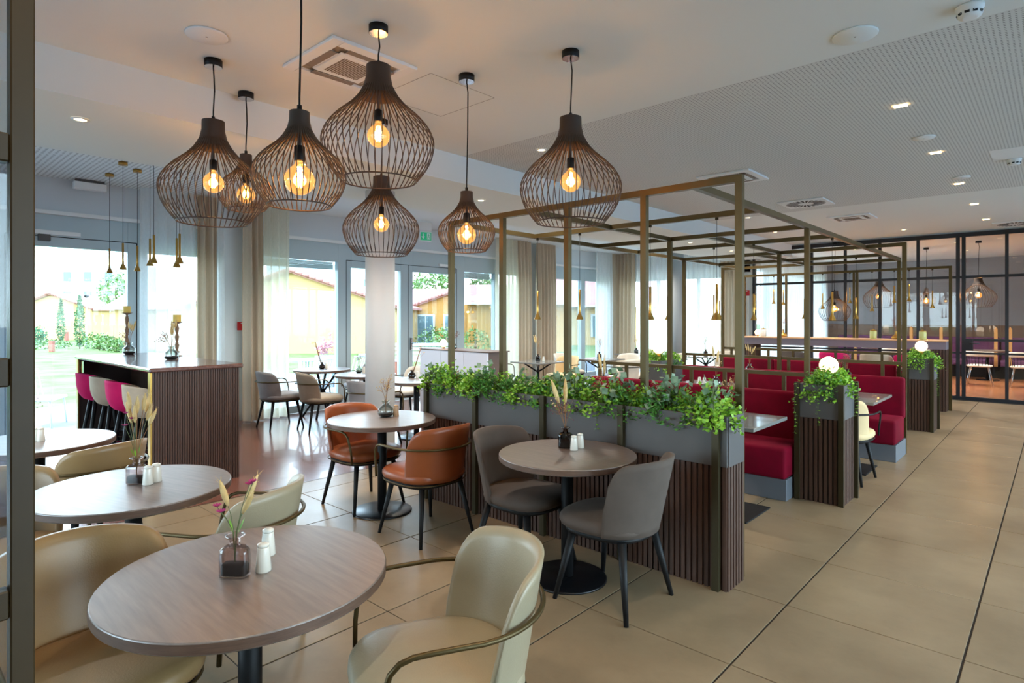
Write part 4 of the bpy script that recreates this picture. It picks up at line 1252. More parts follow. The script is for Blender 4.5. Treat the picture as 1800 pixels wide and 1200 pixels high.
def candlestick(px, py, zb, h, label):
    x, y = onz(px, py, zb)[:2]
    t = thing('candlestick', label, 'candlestick', (x, y, zb))
    pr_ = [(.055, 0), (.055, .008), (.02, .016), (.018, .04), (.032, .046), (.032, .052), (.016, .06)]
    n = 3
    seg = (h - .10) / n
    for q in range(n):
        z = .06 + q * seg
        pr_ += [(.013, z + seg * .15), (.019, z + seg * .45), (.024, z + seg * .72), (.015, z + seg * .9), (.022, z + seg * .97), (.012, z + seg)]
    pr_ += [(.012, h - .02), (.03, h - .012), (.05, h - .004), (.062, h), (.062, h + .004)]
    MB().lathe(pr_, 20).build('turned_stem', M_turned, t)
    c = thing('pillar_candle', 'yellow pillar candle on the ' + label.split(' ', 1)[1], 'candle', (x, y, zb + h + .004))
    MB().lathe([(.042, 0), (.043, .004), (.043, .075), (.040, .082), (.020, .078), (.002, .077)], 24).build('wax', M_candle, c)
    MB().tube([(0, 0, .077), (.001, 0, .092)], .0012, 4).build('wick', M_black, c)
candlestick(223, 620, bzt, .50, 'tall turned candlestick near the far end of the bar table')
candlestick(311, 626, bzt, .39, 'shorter turned candlestick near the slatted bar end')
for px, py, sd, lb in ((237, 622, 51, 'far end of the bar table'), (312, 631, 52, 'bar table near its slatted end')):
    x, y = onz(px, py, bzt)[:2]
    bulb_vase(x, y - .06, bzt, 'clear squat vase on the ' + lb, None, 1.35)
    bouquet(x, y - .06, bzt, sd, 'dried grasses in the squat vase on the ' + lb, 'pampas', .36)
    bouquet(x, y - .06, bzt + .002, sd + 9, 'dark berry sprigs in the squat vase on the ' + lb, 'berry', .28, (-.05, -.06))

# ================================================================== SERVICE SIDEBOARD
sb = thing('sideboard', 'white fronted service sideboard with brown side by the terrace doors', 'sideboard', (-6.04, 5.60, 0))
M_lav = mat('white_laminate_front', (208, 212, 226), 0.5)
M_brn = mat('brown_laminate_side', (92, 74, 66), 0.5)
MB().box(-.68, .66, -.19, .19, 0, 1.09).build('body', M_brn, sb)
for k in range(3): MB().box(-.68 + k * .4533 + .002, -.68 + (k + 1) * .4533 - .002, -.21, -.19, .06, 1.09, .002).build('door', M_lav, sb)
MB().box(-.69, .69, -.215, .20, 1.09, 1.105, .003).build('top', M_brn, sb)
bulb_vase(-6.25, 5.62, 1.105, 'small glass vase on the service sideboard', None, .9)
bouquet(-6.25, 5.62, 1.105, 77, 'green leafy sprig on the service sideboard', 'berry', .24)
globe(-6.45, 5.6, 1.125, .055, 'small white globe ornament on the service sideboard')

# ================================================================== WINDOW-SIDE DINING TABLES BEHIND THE PLANTER
def make_bistro(label, loc, rz=0, group=None):
    t = thing('bistro_table', label, 'table', loc, rz, group)
    MB().box(-.36, .36, -.36, .36, .715, .740, .006).build('tabletop', M_stone, t)
    MB().lathe([(.028, .10), (.028, .60)], 14).build('pedestal', M_black, t)
    for k in range(4):
        a = pi / 4 + k * pi / 2
        MB().tube([(.02 * cos(a), .02 * sin(a), .56), (.24 * cos(a), .24 * sin(a), .70), (.26 * cos(a), .26 * sin(a), .714)], .014, 6).build('bracket', M_black, t)
        MB().tube([(.02 * cos(a), .02 * sin(a), .14), (.28 * cos(a), .28 * sin(a), .012)], .016, 6).build('foot', M_black, t)
    return t
bt0 = make_bistro('square bistro table behind the planter foliage, beside the second call point', (-7.02, 8.36, 0))
bt1 = dup(bt0, (-6.6, 9.72, 0), 0, 'square bistro table between bone chairs before the corner window')
bt2 = dup(bt0, (-6.9, 11.6, 0), 0, 'square bistro table nearest the corner drape')
bt3 = dup(bt0, (-5.46, 11.96, 0), 0, 'square bistro table before the end wall sheers by the grey column')
for (tx, ty, kd, sd, lb) in ((-7.02, 8.36, 'feather', 81, 'bistro table beside the second call point'), (-6.6, 9.72, 'spray', 82, 'bistro table between bone chairs'),
                             (-6.9, 11.6, 'spray', 83, 'bistro table nearest the corner drape'), (-5.46, 11.96, 'berry', 84, 'bistro table by the grey column')):
    bottle_flat(tx, ty, ZT, .4, 'brown bottle vase on the ' + lb, M_glassbr)
    bouquet(tx, ty, ZT, sd, 'dried stems on the ' + lb, kd, .40)
    shaker(tx + .1, ty + .04, ZT, 'white salt shaker on the ' + lb, None)
BC = dup(A0, (-7.75, 8.05, 0), radians(20), 'sand fabric chair window-side of the bistro table beside the second call point', mats={'cream_leather': M_sand})
dup(A0, (-6.95, 9.0, 0), radians(270), 'sand fabric chair behind the bistro table beside the second call point', mats={'cream_leather': M_sand})
for (cx_, cy_, rz_, lb) in ((-7.35, 9.75, 0, 'bone fabric chair window-side of the second bistro table'), (-6.5, 10.45, 268, 'bone fabric chair beyond the second bistro table'),
                            (-5.85, 9.38, 175, 'bone fabric chair with its back to the booths at the second bistro table'), (-5.75, 10.1, 186, 'bone fabric chair next to the one backing onto the booths'),
                            (-7.0, 12.35, 270, 'bone fabric chair before the corner drape'), (-6.1, 11.7, 180, 'bone fabric chair between the two rear bistro tables'),
                            (-5.4, 12.75, 268, 'bone fabric chair before the end wall sheers')):
    dup(A0, (cx_, cy_, 0), radians(rz_), lb, mats={'cream_leather': M_bone, 'bronze_metal': M_black})

# ================================================================== REAR ROUND TABLES AND HIGH COUNTER
for (tx, ty, lb) in ((-3.55, 11.15, 'round table before the high counter, nearer the window side'), (-2.25, 11.15, 'round table before the high counter, nearer the aisle')):
    dup(T1, (tx, ty, 0), 0, lb)
for (cx_, cy_, rz_, m_, lb) in ((-4.15, 11.15, 0, M_taupe, 'taupe velvet chair window-side of the rear round tables'), (-2.95, 11.1, 180, M_beigev, 'beige velvet chair between the rear round tables'),
                                (-1.68, 11.12, 180, M_taupe, 'taupe velvet chair aisle-side of the rear round tables')):
    dup(A0, (cx_, cy_, 0), radians(rz_), lb, mats={'cream_leather': m_})
hc = thing('high_counter', 'long high counter with oak top and slatted legs before the glass partition', 'counter', (0, 0, 0))
M_oak = mat('pale_oak_top', (196, 150, 108), 0.35, var=0.1, scale=3, stretch=(1, 12, 12))
M_fasc = mat('mauve_grey_fascia', (116, 104, 112), 0.5)
hx0, hx1, hya, hyb, hz = -4.72, -1.36, 11.96, 12.42, 1.165
MB().box(hx0, hx1, hya - .02, hyb + .02, hz - .025, hz, .004).build('counter_top', M_oak, hc)
MB().box(hx0, hx1, hya, hyb, hz - .15, hz - .025).build('fascia', M_fasc, hc)
for xa, xb in ((hx1 - .22, hx1 - .012), (hx0 + .012, hx0 + .22)):
    e = MB().box(xa, xb, hya + .012, hyb - .012, 0, hz - .15).build('leg', M_slat_b, hc)
    s = MB(); slats_x(s, hya, hyb, xb, 0, hz - .15, .04, .026, .014, 1); slats_y(s, xa, xb, hya + .012, 0, hz - .15, .04, .026, .014, -1)
    s.build('slat_cladding', M_slat, e)['kind'] = 'stuff'
def jar(x, y, z, label, col):
    t = thing('storage_jar', label, 'jar', (x, y, z))
    MB().lathe([(.05, 0), (.055, .01), (.055, .13), (.048, .14)], 20).build('body', mat('jar_' + col, {'white': (220, 218, 206), 'green': (186, 190, 120)}[col], .3), t)
    MB().lathe([(.050, .14), (.050, .155), (.012, .160), (.012, .172)], 20).build('lid', M_gold, t)
for px, col, lb in ((1342, 'white', 'white lidded jar on the window end of the high counter'), (1535, 'green', 'pale green lidded jar in the middle of the high counter'), (1622, 'green', 'pale green lidded jar near the aisle end of the high counter')):
    jar(float(ony(px, HY, 12.15)[0]), 12.15, hz, lb, col)
for px, sd, lb in ((1377, 91, 'window end of the high counter'), (1575, 92, 'aisle half of the high counter')):
    x = float(ony(px, HY, 12.12)[0])
    t = thing('gold_vase', 'squat gold vase on the ' + lb, 'vase', (x, 12.12, hz))
    MB().lathe([(.04, 0), (.065, .015), (.07, .035), (.05, .06), (.022, .075), (.016, .12), (.02, .14)], 24, cap=False).build('body', M_gold, t)
    bouquet(x, 12.12, hz + .03, sd, 'dark blossoms in the gold vase on the ' + lb, 'berry', .32)
globe(float(ony(1332, HY, 12.25)[0]), 12.25, hz + .02, .06, 'small white globe lamp on the window end of the high counter')
dup(ST, (-2.95, 11.72, 0), radians(90), 'magenta velvet bar stool at the high counter beside the beige stool', mats={})
dup(ST, (-3.65, 11.72, 0), radians(90), 'taupe velvet bar stool at the high counter, window end', mats={'magenta_velvet': M_taupe})
dup(ST, (-2.30, 11.72, 0), radians(90), 'beige velvet bar stool at the high counter', mats={'magenta_velvet': M_beigev})
dup(ST, (-1.80, 11.72, 0), radians(90), 'magenta velvet bar stool at the aisle end of the high counter', mats={})

# ================================================================== FAR ROOM FURNITURE
pb = thing('purple_bench', 'long purple fabric bench along the far room wall', 'bench', (0, 0, 0))
for k in range(4):
    xa = -4.9 + k * 1.9
    MB().box(xa, xa + 1.86, 19.35, 19.86, .30, .46, .03).build('seat', M_purple, pb)
    MB().box(xa, xa + 1.86, 19.80, 19.93, .44, 1.02, .03).build('backrest', M_purple, pb)
MB().box(-4.9, 2.7, 19.4, 19.93, 0, .30).build('plinth', M_black, pb)
M_lwood = mat('light_wood_fin', (204, 152, 92), 0.5)
for k, px in enumerate((1508, 1605, 1657, 1752, 1777)):
    x = float(ony(px, HY, 19.6)[0])
    o = MB().prism([(x - .035, .3), (x + .035, .3), (x + .035, 1.25), (x, 1.30), (x - .035, 1.25)], 19.30, 19.38).build('wood_fin', M_lwood)
    tag(o, 'light wooden divider fin at the purple bench', 'divider', 'wood fins along the purple bench')
for k, x in enumerate((-3.6, -2.45, -1.3, -.1)):
    t = dup(T1, (x, 18.7, 0), 0, 'round table before the purple bench', 'tables in the far room')
def make_spindle(label, loc, rz, group):
    t = thing('spindle_chair', label, 'chair', loc, rz, group)
    cushion(.22, .24, [(.9, .42), (1, .435), (.98, .46), (.7, .472), (.1, .475)], 2.6).build('seat', M_bone, t)
    pts = [(-.25 * cos(radians(a)) - .02, .27 * sin(radians(a)), .76) for a in range(-80, 81, 10)]
    sh = shell(radians(80), .26, .27, .66, .78, .02, corner=.85, side_drop=.01, rows=4); sh.build('backrest', M_bone, t)
    sp = MB()
    for a in range(-75, 76, 15):
        sp.tube([(-.21 * cos(radians(a)), .23 * sin(radians(a)), .44), (-.255 * cos(radians(a)), .255 * sin(radians(a)), .67)], .006, 5)
    sp.build('spindles', M_black, t)
    for sx in (-1, 1):
        for sy in (-1, 1): leg_mesh((sx * .15, sy * .16, .42), (sx * .23, sy * .23, 0), .011, .009, 6).build('leg', M_chrome, t)
    return t
sc0 = make_spindle('bone spindle-back chair just behind the partition door', (float(ony(1722, HY, 17.2)[0]), 17.2, 0), radians(90), 'spindle chairs in the far room')
for px in (1800, 1640, 1570):
    dup(sc0, (float(ony(px, HY, 17.3)[0]), 17.3, 0), radians(95), 'bone spindle-back chair just behind the partition door', 'spindle chairs in the far room')
for px, py, d, big, lb in ((1467, 511, 12.6, True, 'large wire pendant in the far room nearest its sheers'), (1545, 490, 13.0, True, 'large wire pendant in the far room behind the counter portal'),
                           (1628, 507, 13.5, False, 'small wire pendant in the far room'), (1720, 486, 12.3, True, 'large wire pendant behind the partition door')):
    p = at(px, py, d)
    pendant(float(p[0]), float(p[1]), float(p[2]), big, lb, 14, 3.12, 34)

# ================================================================== CEILING FITTINGS
def cassette(x, y, z, label, h=.302):
    t = thing('air_conditioner', label, 'air conditioner', (x, y, z))
    f = MB()
    f.box(-h, h, -h, -h + .075, -.022, -.001, .004).box(-h, h, h - .075, h, -.022, -.001, .004).box(-h, -h + .075, -h + .075, h - .075, -.022, -.001).box(h - .075, h, -h + .075, h - .075, -.022, -.001)
    f.build('frame', M_white, t)
    MB().box(-h + .07, h - .07, -h + .07, h - .07, -.006, -.001).build('tray', mat('vent_dark', (150, 140, 128), .7), t)
    for k in range(4):
        a = k * pi / 2
        fl = MB().box(-.15, .15, .178, .232, -.0235, -.0225)
        fl.v = [(p[0] * cos(a) - p[1] * sin(a), p[0] * sin(a) + p[1] * cos(a), p[2]) for p in fl.v]
        fl.build('air_slot', mat('cassette_slot', (128, 116, 104), .8), t)
        fl = MB().add([(-.15, .176, -.025), (.15, .176, -.025), (.15, .222, -.014), (-.15, .222, -.014)], [(0, 1, 2, 3)])
        fl.v = [(p[0] * cos(a) - p[1] * sin(a), p[0] * sin(a) + p[1] * cos(a), p[2]) for p in fl.v]
        fl.build('flap', M_white, t)
    MB().box(-.168, .168, -.168, .168, -.026, -.012, .008).build('grille_frame', M_white, t)
    g = MB(); q = .0155
    for i in range(15):
        for j in range(15):
            cx_, cy_ = -.112 + i * .016, -.112 + j * .016
            g.box(cx_ - .0055, cx_ + .0055, cy_ - .0055, cy_ + .0055, -.0272, -.0262)
    g.build('grille_holes', mat('grille_hole', (96, 76, 56), .8), t)['kind'] = 'stuff'
    return t
AC = cassette(-3.33, 2.11, ZC, 'square ceiling air conditioner beside the highest wire pendant')
dup(AC, (-2.76, 6.75, ZC), 0, 'square ceiling air conditioner above the middle booth')
dup(AC, (-2.45, 10.75, ZC), 0, 'square ceiling air conditioner above the high counter approach')
def swirl(x, y, label):
    t = thing('air_diffuser', label, 'air diffuser', (x, y, ZC))
    MB().box(-.30, .30, -.30, .30, -.016, -.001, .004).build('frame', M_white, t)
    v = MB()
    for k in range(24):
        a = 2 * pi * k / 24; b = a + .16
        v.add([(.10 * cos(a), .10 * sin(a), -.0175), (.25 * cos(a), .25 * sin(a), -.0175), (.25 * cos(b), .25 * sin(b), -.0175), (.10 * cos(b), .10 * sin(b), -.0175)], [(0, 3, 2, 1)])
    v.build('swirl_slots', mat('slot_shadow', (60, 54, 50), .8), t)
    return t
swirl(-2.62, 8.95, 'square swirl air diffuser above the rear booth'); swirl(-.55, 13.3, 'square swirl air diffuser beside the partition')
def disc(x, y, z, r, label, m=None, group=None):
    t = thing('ceiling_speaker', label, 'ceiling speaker', (x, y, z), 0, group)
    MB().lathe([(.004, -.014), (r * .96, -.012), (r, -.008), (r, -.001)], 36, cap=True).build('cover', m or M_white, t)
    MB().lathe([(.0005, -.016), (.006, -.0145)], 10, cap=False).build('screw', M_chrome, t)
disc(-3.565, 1.327, ZC, .11, 'round white ceiling cover near the ceiling beam shadow')
disc(-.854, 3.81, ZC, .115, 'round ceiling cover on the plain ceiling over the aisle', M_ceil)
for (x, y) in ((-.889, 6.396), (-.825, 8.506)): disc(x, y, ZC, .085, 'round white cover on the perforated ceiling over the aisle', None, 'round covers on the perforated ceiling')
def smoke(x, y, label):
    t = thing('smoke_detector', label, 'smoke detector', (x, y, ZC))
    MB().lathe([(.03, -.062), (.05, -.055), (.056, -.040), (.056, -.02), (.062, -.016), (.062, -.001)], 28).build('body', M_white, t)
    v = MB()
    for k in range(10):
        a = 2 * pi * k / 10; b = a + .4
        v.add([(.0535 * cos(a), .0535 * sin(a), -.050), (.0535 * cos(b), .0535 * sin(b), -.050), (.0575 * cos(b), .0575 * sin(b), -.038), (.0575 * cos(a), .0575 * sin(a), -.038)], [(0, 1, 2, 3)])
    v.build('vents', M_black, t)
smoke(-.34, 3.86, 'white smoke detector at the edge of the perforated ceiling'); smoke(-.337, 7.9, 'white smoke detector on the small ceiling hatch')
ht = thing('ceiling_hatch', 'flush square access hatch in the plain ceiling', 'hatch', (-3.34, 2.83, ZC))
for a, b, c, d in ((-.3, .3, -.3, -.297), (-.3, .3, .297, .3), (-.3, -.297, -.3, .3), (.297, .3, -.3, .3)): MB().box(a, b, c, d, -.0012, -.0004).build('joint', mat('hatch_joint', (120, 118, 112), .8), ht)
ht2 = thing('ceiling_hatch', 'small white hatch carrying the rear smoke detector', 'hatch', (-.2, 7.6, ZC))
MB().box(-.3, .3, -.25, .25, -.003, -.0005).build('panel', M_white, ht2)
# recessed linear downlights over the aisle, their light falls straight down
def slot_light(x, y, z, label, group, e, col=(1.0, .86, .68), sp=115, vis=True):
    t = thing('downlight', label, 'downlight', (x, y, z), 0, group)
    fr = MB(); a, b = .042, .020
    fr.box(-a, a, -b, -b + .006, -.010, -.001).box(-a, a, b - .006, b, -.010, -.001).box(-a, -a + .006, -b, b, -.010, -.001).box(a - .006, a, -b, b, -.010, -.001)
    fr.build('rim', M_dl, t)
    MB().box(-a + .008, a - .008, -b + .008, b - .008, -.003, -.001).build('lens', mat('lens_grey', (190, 176, 150), .4, emit=(255, 226, 176), estr=1.2), t)
    lamp('downlight_beam', 'SPOT', (0, 0, -.02), e, col, t, .03, radians(sp), None, .8)
    return t
AISLE_E = 52.0
for y in (0.0, 1.8, 5.314, 7.06, 8.886, 10.64, 12.443):  # the first two are out of view, added to light the near aisle
    slot_light(-.885, y, ZC, 'lit linear downlight over the tiled aisle', 'linear downlights over the aisle', AISLE_E)
for y in (-1.0, 3.0, 7.0, 11.0):  # unseen row, added to brighten the room past the aisle
    slot_light(1.4, y, ZC, 'unseen fill downlight added on the far side of the aisle', 'added fill downlights beyond the aisle', AISLE_E)
def round_light(x, y, z, label, group, e, col=(1.0, .90, .78)):
    t = thing('downlight', label, 'downlight', (x, y, z), 0, group)
    MB().lathe([(.036, -.008), (.052, -.008), (.054, -.001)], 28, cap=False).build('rim', M_white, t)
    MB().lathe([(.0005, -.004), (.037, -.004)], 24, cap=False).build('lens', M_dl, t)
    lamp('downlight_beam', 'SPOT', (0, 0, -.015), e, col, t, .03, radians(120), None, .8)
for y in (-.5, 1.0, 2.6, 4.77, 6.5, 8.3, 10.0, 11.8): round_light(-4.85, y, ZB, 'round downlight under the dropped beam', 'round downlights in the beam', 75)
for y in (4.0, 5.6, 7.4, 9.5, 11.5): round_light(-6.9, y, ZC2, 'round downlight in the window side ceiling', 'round downlights beside the curtains', 150)
for (x, y) in ((-3.65, 4.4), (-3.65, 7.02), (-3.69, 9.64), (-3.93, 11.6), (-2.1, 12.9)): round_light(x, y, ZC, 'added round fill light above the booths', 'added fill lights above the booths', 145)  # added lamps that brighten the booths and the rear ceiling
for (x, y) in ((-3.5, 15.6), (-1.6, 15.6), (-3.5, 17.6), (-1.6, 17.6), (-.4, 16.6), (.6, 18.2)): round_light(x, y, 3.12, 'round downlight in the far room ceiling', 'round downlights in the far room', 240)

# ================================================================== WALL SIGNS
es = thing('exit_sign', 'green emergency exit sign hanging before the double doors', 'exit sign', (*[float(v) for v in onx(748, 408, -8.3)[:2]], 2.98))
es.rotation_euler = (0, 0, radians(-18))
MB().box(-.02, .02, -.105, .105, -.085, .085, .003).build('case', M_white, es)
MB().box(-.012, .012, -.11, .11, .10, .25, .002).build('hanger', M_white, es)
MB().box(.020, .0215, -.10, .10, -.07, .07).build('green_face', M_green_s, es)
ar = MB().box(.0217, .0222, -.062, -.042, -.01, .045).add([(.022, -.085, -.005), (.022, -.019, -.005), (.022, -.052, -.05)], [(0, 2, 1)])
ar.build('arrow', M_white, es)
mn = MB().box(.0217, .0222, .02, .085, -.055, .055)
mn.build('doorway_mark', M_white, es)
rn = MB().lathe([(.0001, .028), (.008, .036), (.0001, .044)], 8, .0223, .05, cap=False)
rn.tube([(.0226, .05, .026), (.0226, .046, -.006), (.0226, .066, -.022), (.0226, .072, -.045)], .005, 5).tube([(.0226, .046, -.006), (.0226, .034, -.026), (.0226, .026, -.03)], .005, 5)
rn.tube([(.0226, .030, .004), (.0226, .05, .018), (.0226, .070, .008)], .004, 5)
rn.build('running_figure', M_green_s, es)
def callpoint(loc, rz, label):
    t = thing('fire_call_point', label, 'call point', loc, rz)
    MB().box(0, .03, -.062, .062, -.062, .062, .004).build('red_case', M_red_s, t)
    MB().box(.03, .033, -.032, .032, -.034, .024, .002).build('white_plate', M_white, t)
    MB().lathe([(.014, .033), (.014, .037)], 16).build('button', M_black, t)
    t.children[-1].rotation_euler = (0, radians(90), 0)
    MB().box(.03, .0325, -.02, .02, .036, .048).build('flame_mark', M_white, t)
    MB().box(.0, .022, .016, .044, -loc[2] + .02, -.064).build('conduit', M_white, t)
for px, py, lb in ((424, 573, 'red fire call point on the pier beside the bar drape'), (949, 568, 'red fire call point on the second wall pier')):
    p = onx(px, py, XW + .002 if px < 500 else XW + .002)
    callpoint((XW + .001, float(p[1]), float(p[2])), 0, lb)
p = ony(1314, 515, YF - .001); callpoint((-5.38, YF - .001, float(p[2])), radians(-90), 'red fire call point at the end of the black partition')
el = thing('emergency_light', 'small white emergency light box under the window ceiling', 'emergency light', (-8.9, float(onx(158, 315, -8.9)[1]), 3.17))
MB().box(-.05, .05, -.17, .17, -.045, .045, .006).build('case', M_white, el)
MB().box(-.03, .03, -.15, .15, .045, .078).build('mount', M_panel, el)

# ================================================================== OUTDOORS
M_grass = mat('lawn_grass', (88, 106, 56), 0.95, col2=(116, 128, 82), scale=1.2, spec=0.05)
M_pave = mat('pale_paving', (140, 144, 148), 0.9, var=0.08, scale=2, spec=0.05)
M_yel = mat('yellow_render', (176, 146, 98), 0.9, var=0.03, scale=2)
M_yelo = mat('orange_render', (172, 124, 62), 0.9, var=0.03, scale=2)
M_roof = mat('red_clay_tiles', (150, 98, 90), 0.85, col2=(164, 114, 104), scale=3.0)
M_trimw = mat('white_house_trim', (182, 184, 184), 0.7)
M_pane2 = mat('house_window_pane', (84, 108, 116), 0.15)
M_bwhite = mat('white_apartment_render', (170, 178, 184), 0.9)
ZG = -.10
struct('lawn', MB().box(-160, -9.3, -90, 140, -.6, ZG), M_grass, 'sunlit lawn beyond the terrace', 'lawn')
tr = MB().box(-13.2, -9.3, -6, 18, ZG, -.05).build('terrace', mat('terrace_base', (90, 92, 96), .9, spec=.05)); tag(tr, 'pale paved terrace outside the window wall', 'terrace', kind='structure')
sm_ = MB().box(-.296, .296, -.296, .296, 0, .022).mesh('paving_slab'); sm_.materials.append(M_pave)
for i in range(6):
    for j in range(22): put('paving_slab', sm_, tr, (-12.8 + i * .6, -1.0 + j * .6, -.052))
struct('garden_path', MB().box(-22, -13.2, 6.6, 8.4, ZG, ZG + .03), M_pave, 'pale garden path across the lawn', 'path')
struct('ground_front', MB().box(3.3, 120, -90, 140, -.6, ZG).box(-9.3, 3.3, -90, -3.2, -.6, ZG).box(-9.3, 3.3, 20.3, 140, -.6, ZG), M_pave, 'paved ground on the street side', 'ground')

def gable_house(name, label, px, d, hw, eave, ridge, depth, wallm, wins=(), verge=.25, rz_off=0.0, ridge_x=0.0):
    """gable end turned towards the restaurant; local x to the right of the view, y away"""
    c = at(px, HY, d)
    t = thing(name, label, 'house', (float(c[0]), float(c[1]), ZG), TH + rz_off)
    e, r = eave - ZG, ridge - ZG
    MB().prism([(-hw, 0), (hw, 0), (hw, e), (ridge_x, r), (-hw, e)], 0, depth).build('wall', wallm, t)
    for sgn in (-1, 1):
        x1, z1 = sgn * (hw + verge), e - verge * (r - e) / hw
        th = .12
        q = MB().prism([(ridge_x, r), (x1, z1), (x1, z1 + th), (ridge_x, r + th)] if sgn > 0 else [(x1, z1), (ridge_x, r), (ridge_x, r + th), (x1, z1 + th)], -verge, depth + verge)
        q.build('roof_slope', M_roof, t)
        nt = 16
        cap = MB()
        for k in range(nt):
            f0, f1 = k / nt, (k + .92) / nt
            a = (ridge_x + (x1 - ridge_x) * f0, r + th + (z1 - r) * f0); b = (ridge_x + (x1 - ridge_x) * f1, r + th + (z1 - r) * f1)
            cap.tube([(a[0], -verge, a[1] + .02), (b[0], -verge, b[1])], .09, 6)
        cap.build('verge_tiles', M_roof, t)
    for (x0, x1, z0, z1) in wins:
        w = MB().box(x0 - .1, x1 + .1, -.04, .02, z0 - .1, z1 + .1).build('window_frame', M_trimw, t)
        m = (x0 + x1) / 2
        MB().box(x0, m - .03, -.06, -.03, z0, z1).build('pane', M_pane2, w); MB().box(m + .03, x1, -.06, -.03, z0, z1).build('pane', M_pane2, w)
    return t
def long_house(name, label, px, d, x0, x1, eave, ridge, depth, wallm, wins=(), ovh=.5, posts=()):
    """eaves side turned towards the restaurant"""
    c = at(px, HY, d)
    t = thing(name, label, 'house', (float(c[0]), float(c[1]), ZG), TH)
    e, r = eave - ZG, ridge - ZG
    MB().box(x0, x1, 0, depth, 0, e).build('wall', wallm, t)
    th = .12; yb_ = depth / 2
    sl = (r - e) / (yb_ + ovh)
    for sg in (0, 1):
        v = [(x0 - .3, -ovh, e), (x1 + .3, -ovh, e), (x1 + .3, yb_, r), (x0 - .3, yb_, r)]
        if sg: v = [(a, depth - b, c_) for a, b, c_ in v]
        v = v + [(a, b, c_ + th) for a, b, c_ in v]
        MB().add(v, [(0, 1, 2, 3), (4, 7, 6, 5), (0, 4, 5, 1), (1, 5, 6, 2), (2, 6, 7, 3), (3, 7, 4, 0)]).build('roof_slope', M_roof, t)
    MB().box(x0 - .3, x1 + .3, -ovh - .08, -ovh, e - .02, e + .1).build('gutter', M_trimw, t)
    for (a, b, z0, z1) in wins:
        w = MB().box(a - .12, b + .12, -.05, .02, z0 - .02, z1 + .12).build('window_frame', M_trimw, t)
        m = (a + b) / 2
        MB().box(a, m - .04, -.08, -.04, z0, z1).build('pane', M_pane2, w); MB().box(m + .04, b, -.08, -.04, z0, z1).build('pane', M_pane2, w)
    for a in posts: MB().box(a - .09, a + .09, -ovh + .05, -ovh + .23, 0, e).build('porch_post', M_trimw, t)
    return t
gable_house('yellow_house', 'yellow gabled house behind the two cypresses', 91, 43, 2.9, 2.1, 3.15, 9, M_yel)
gable_house('yellow_house', 'pale yellow gabled house filling the window by the cream sheer', 512, 27, 4.6, 2.0, 3.55, 12, M_yel)
long_house('yellow_cottage', 'small yellow cottage with red roof behind the tall candlestick', 232, 30, -.9, 3.2, 1.95, 2.7, 3.0, M_yel, [(.0, .55, .5, 1.7)], .35)
long_house('orange_house', 'orange house with long red roof and glazed door', 720, 40, -3.3, 4.6, 2.15, 3.5, 8, M_yelo, [(.5, 1.5, 0.05, 1.75), (2.3, 3.0, .35, 1.75), (-2.2, -1.5, .35, 1.75)], .6, (1.1,))
gable_house('orange_house', 'orange gable wing with glazed door and window beside the long red roof', 806, 34, 2.75, 2.05, 3.0, 5, M_yelo, [(-2.3, -1.45, 0.05, 1.7), (-.75, -.15, .2, 1.7)])
long_house('orange_house', 'orange house with gutter pipe behind the side window', 862, 28.5, -1.1, 3.6, 2.15, 3.1, 4.6, M_yelo, [(.9, 1.5, .3, 1.6)], .6, (.3,))
long_house('orange_house', 'orange house with red roof beyond the corner window', 1018, 35, -.9, 6.5, 2.15, 4.2, 7, M_yel, [(.8, 1.4, .5, 1.7), (2.2, 2.9, .5, 1.7)], .5)
bl = at(175, HY, 75)
ab = thing('apartment_block', 'white apartment block with balconies far behind the cypresses', 'building', (float(bl[0]), float(bl[1]), ZG), TH)
MB().box(-6, 5.2, 0, 10, 0, 8.2).build('wall', M_bwhite, ab)
for k in range(3):
    for j in range(3):
        w = MB().box(-4.6 + k * 2.6, -3.5 + k * 2.6, -.05, .02, 1.2 + j * 2.4, 2.6 + j * 2.4).build('window_frame', M_trimw, ab)
        MB().box(-4.5 + k * 2.6, -3.6 + k * 2.6, -.08, -.04, 1.3 + j * 2.4, 2.5 + j * 2.4).build('pane', M_pane2, w)
for j in range(2):
    b = MB().box(2.4, 5.0, -1.2, 0, 2.6 + j * 2.4, 2.75 + j * 2.4).build('balcony', M_bwhite, ab)
    rl = MB().box(2.4, 5.0, -1.2, -1.15, 3.65 + j * 2.4, 3.72 + j * 2.4)
    for q in range(14): rl.box(2.42 + q * .196, 2.46 + q * .196, -1.19, -1.16, 2.75 + j * 2.4, 3.65 + j * 2.4)
    rl.build('railing', M_pane2, b)
bl = at(560, HY, 80)
ab2 = thing('apartment_block', 'white apartment block above the roof of the pale yellow house', 'building', (float(bl[0]), float(bl[1]), ZG), TH)
MB().box(-7, 9, 0, 10, 0, 8.6).build('wall', M_bwhite, ab2)
for k in range(5):
    w = MB().box(-5.6 + k * 2.9, -4.4 + k * 2.9, -.05, .02, 5.2, 6.8).build('window_frame', M_trimw, ab2)
    MB().box(-5.5 + k * 2.9, -4.5 + k * 2.9, -.08, -.04, 5.3, 6.7).build('pane', M_pane2, w)

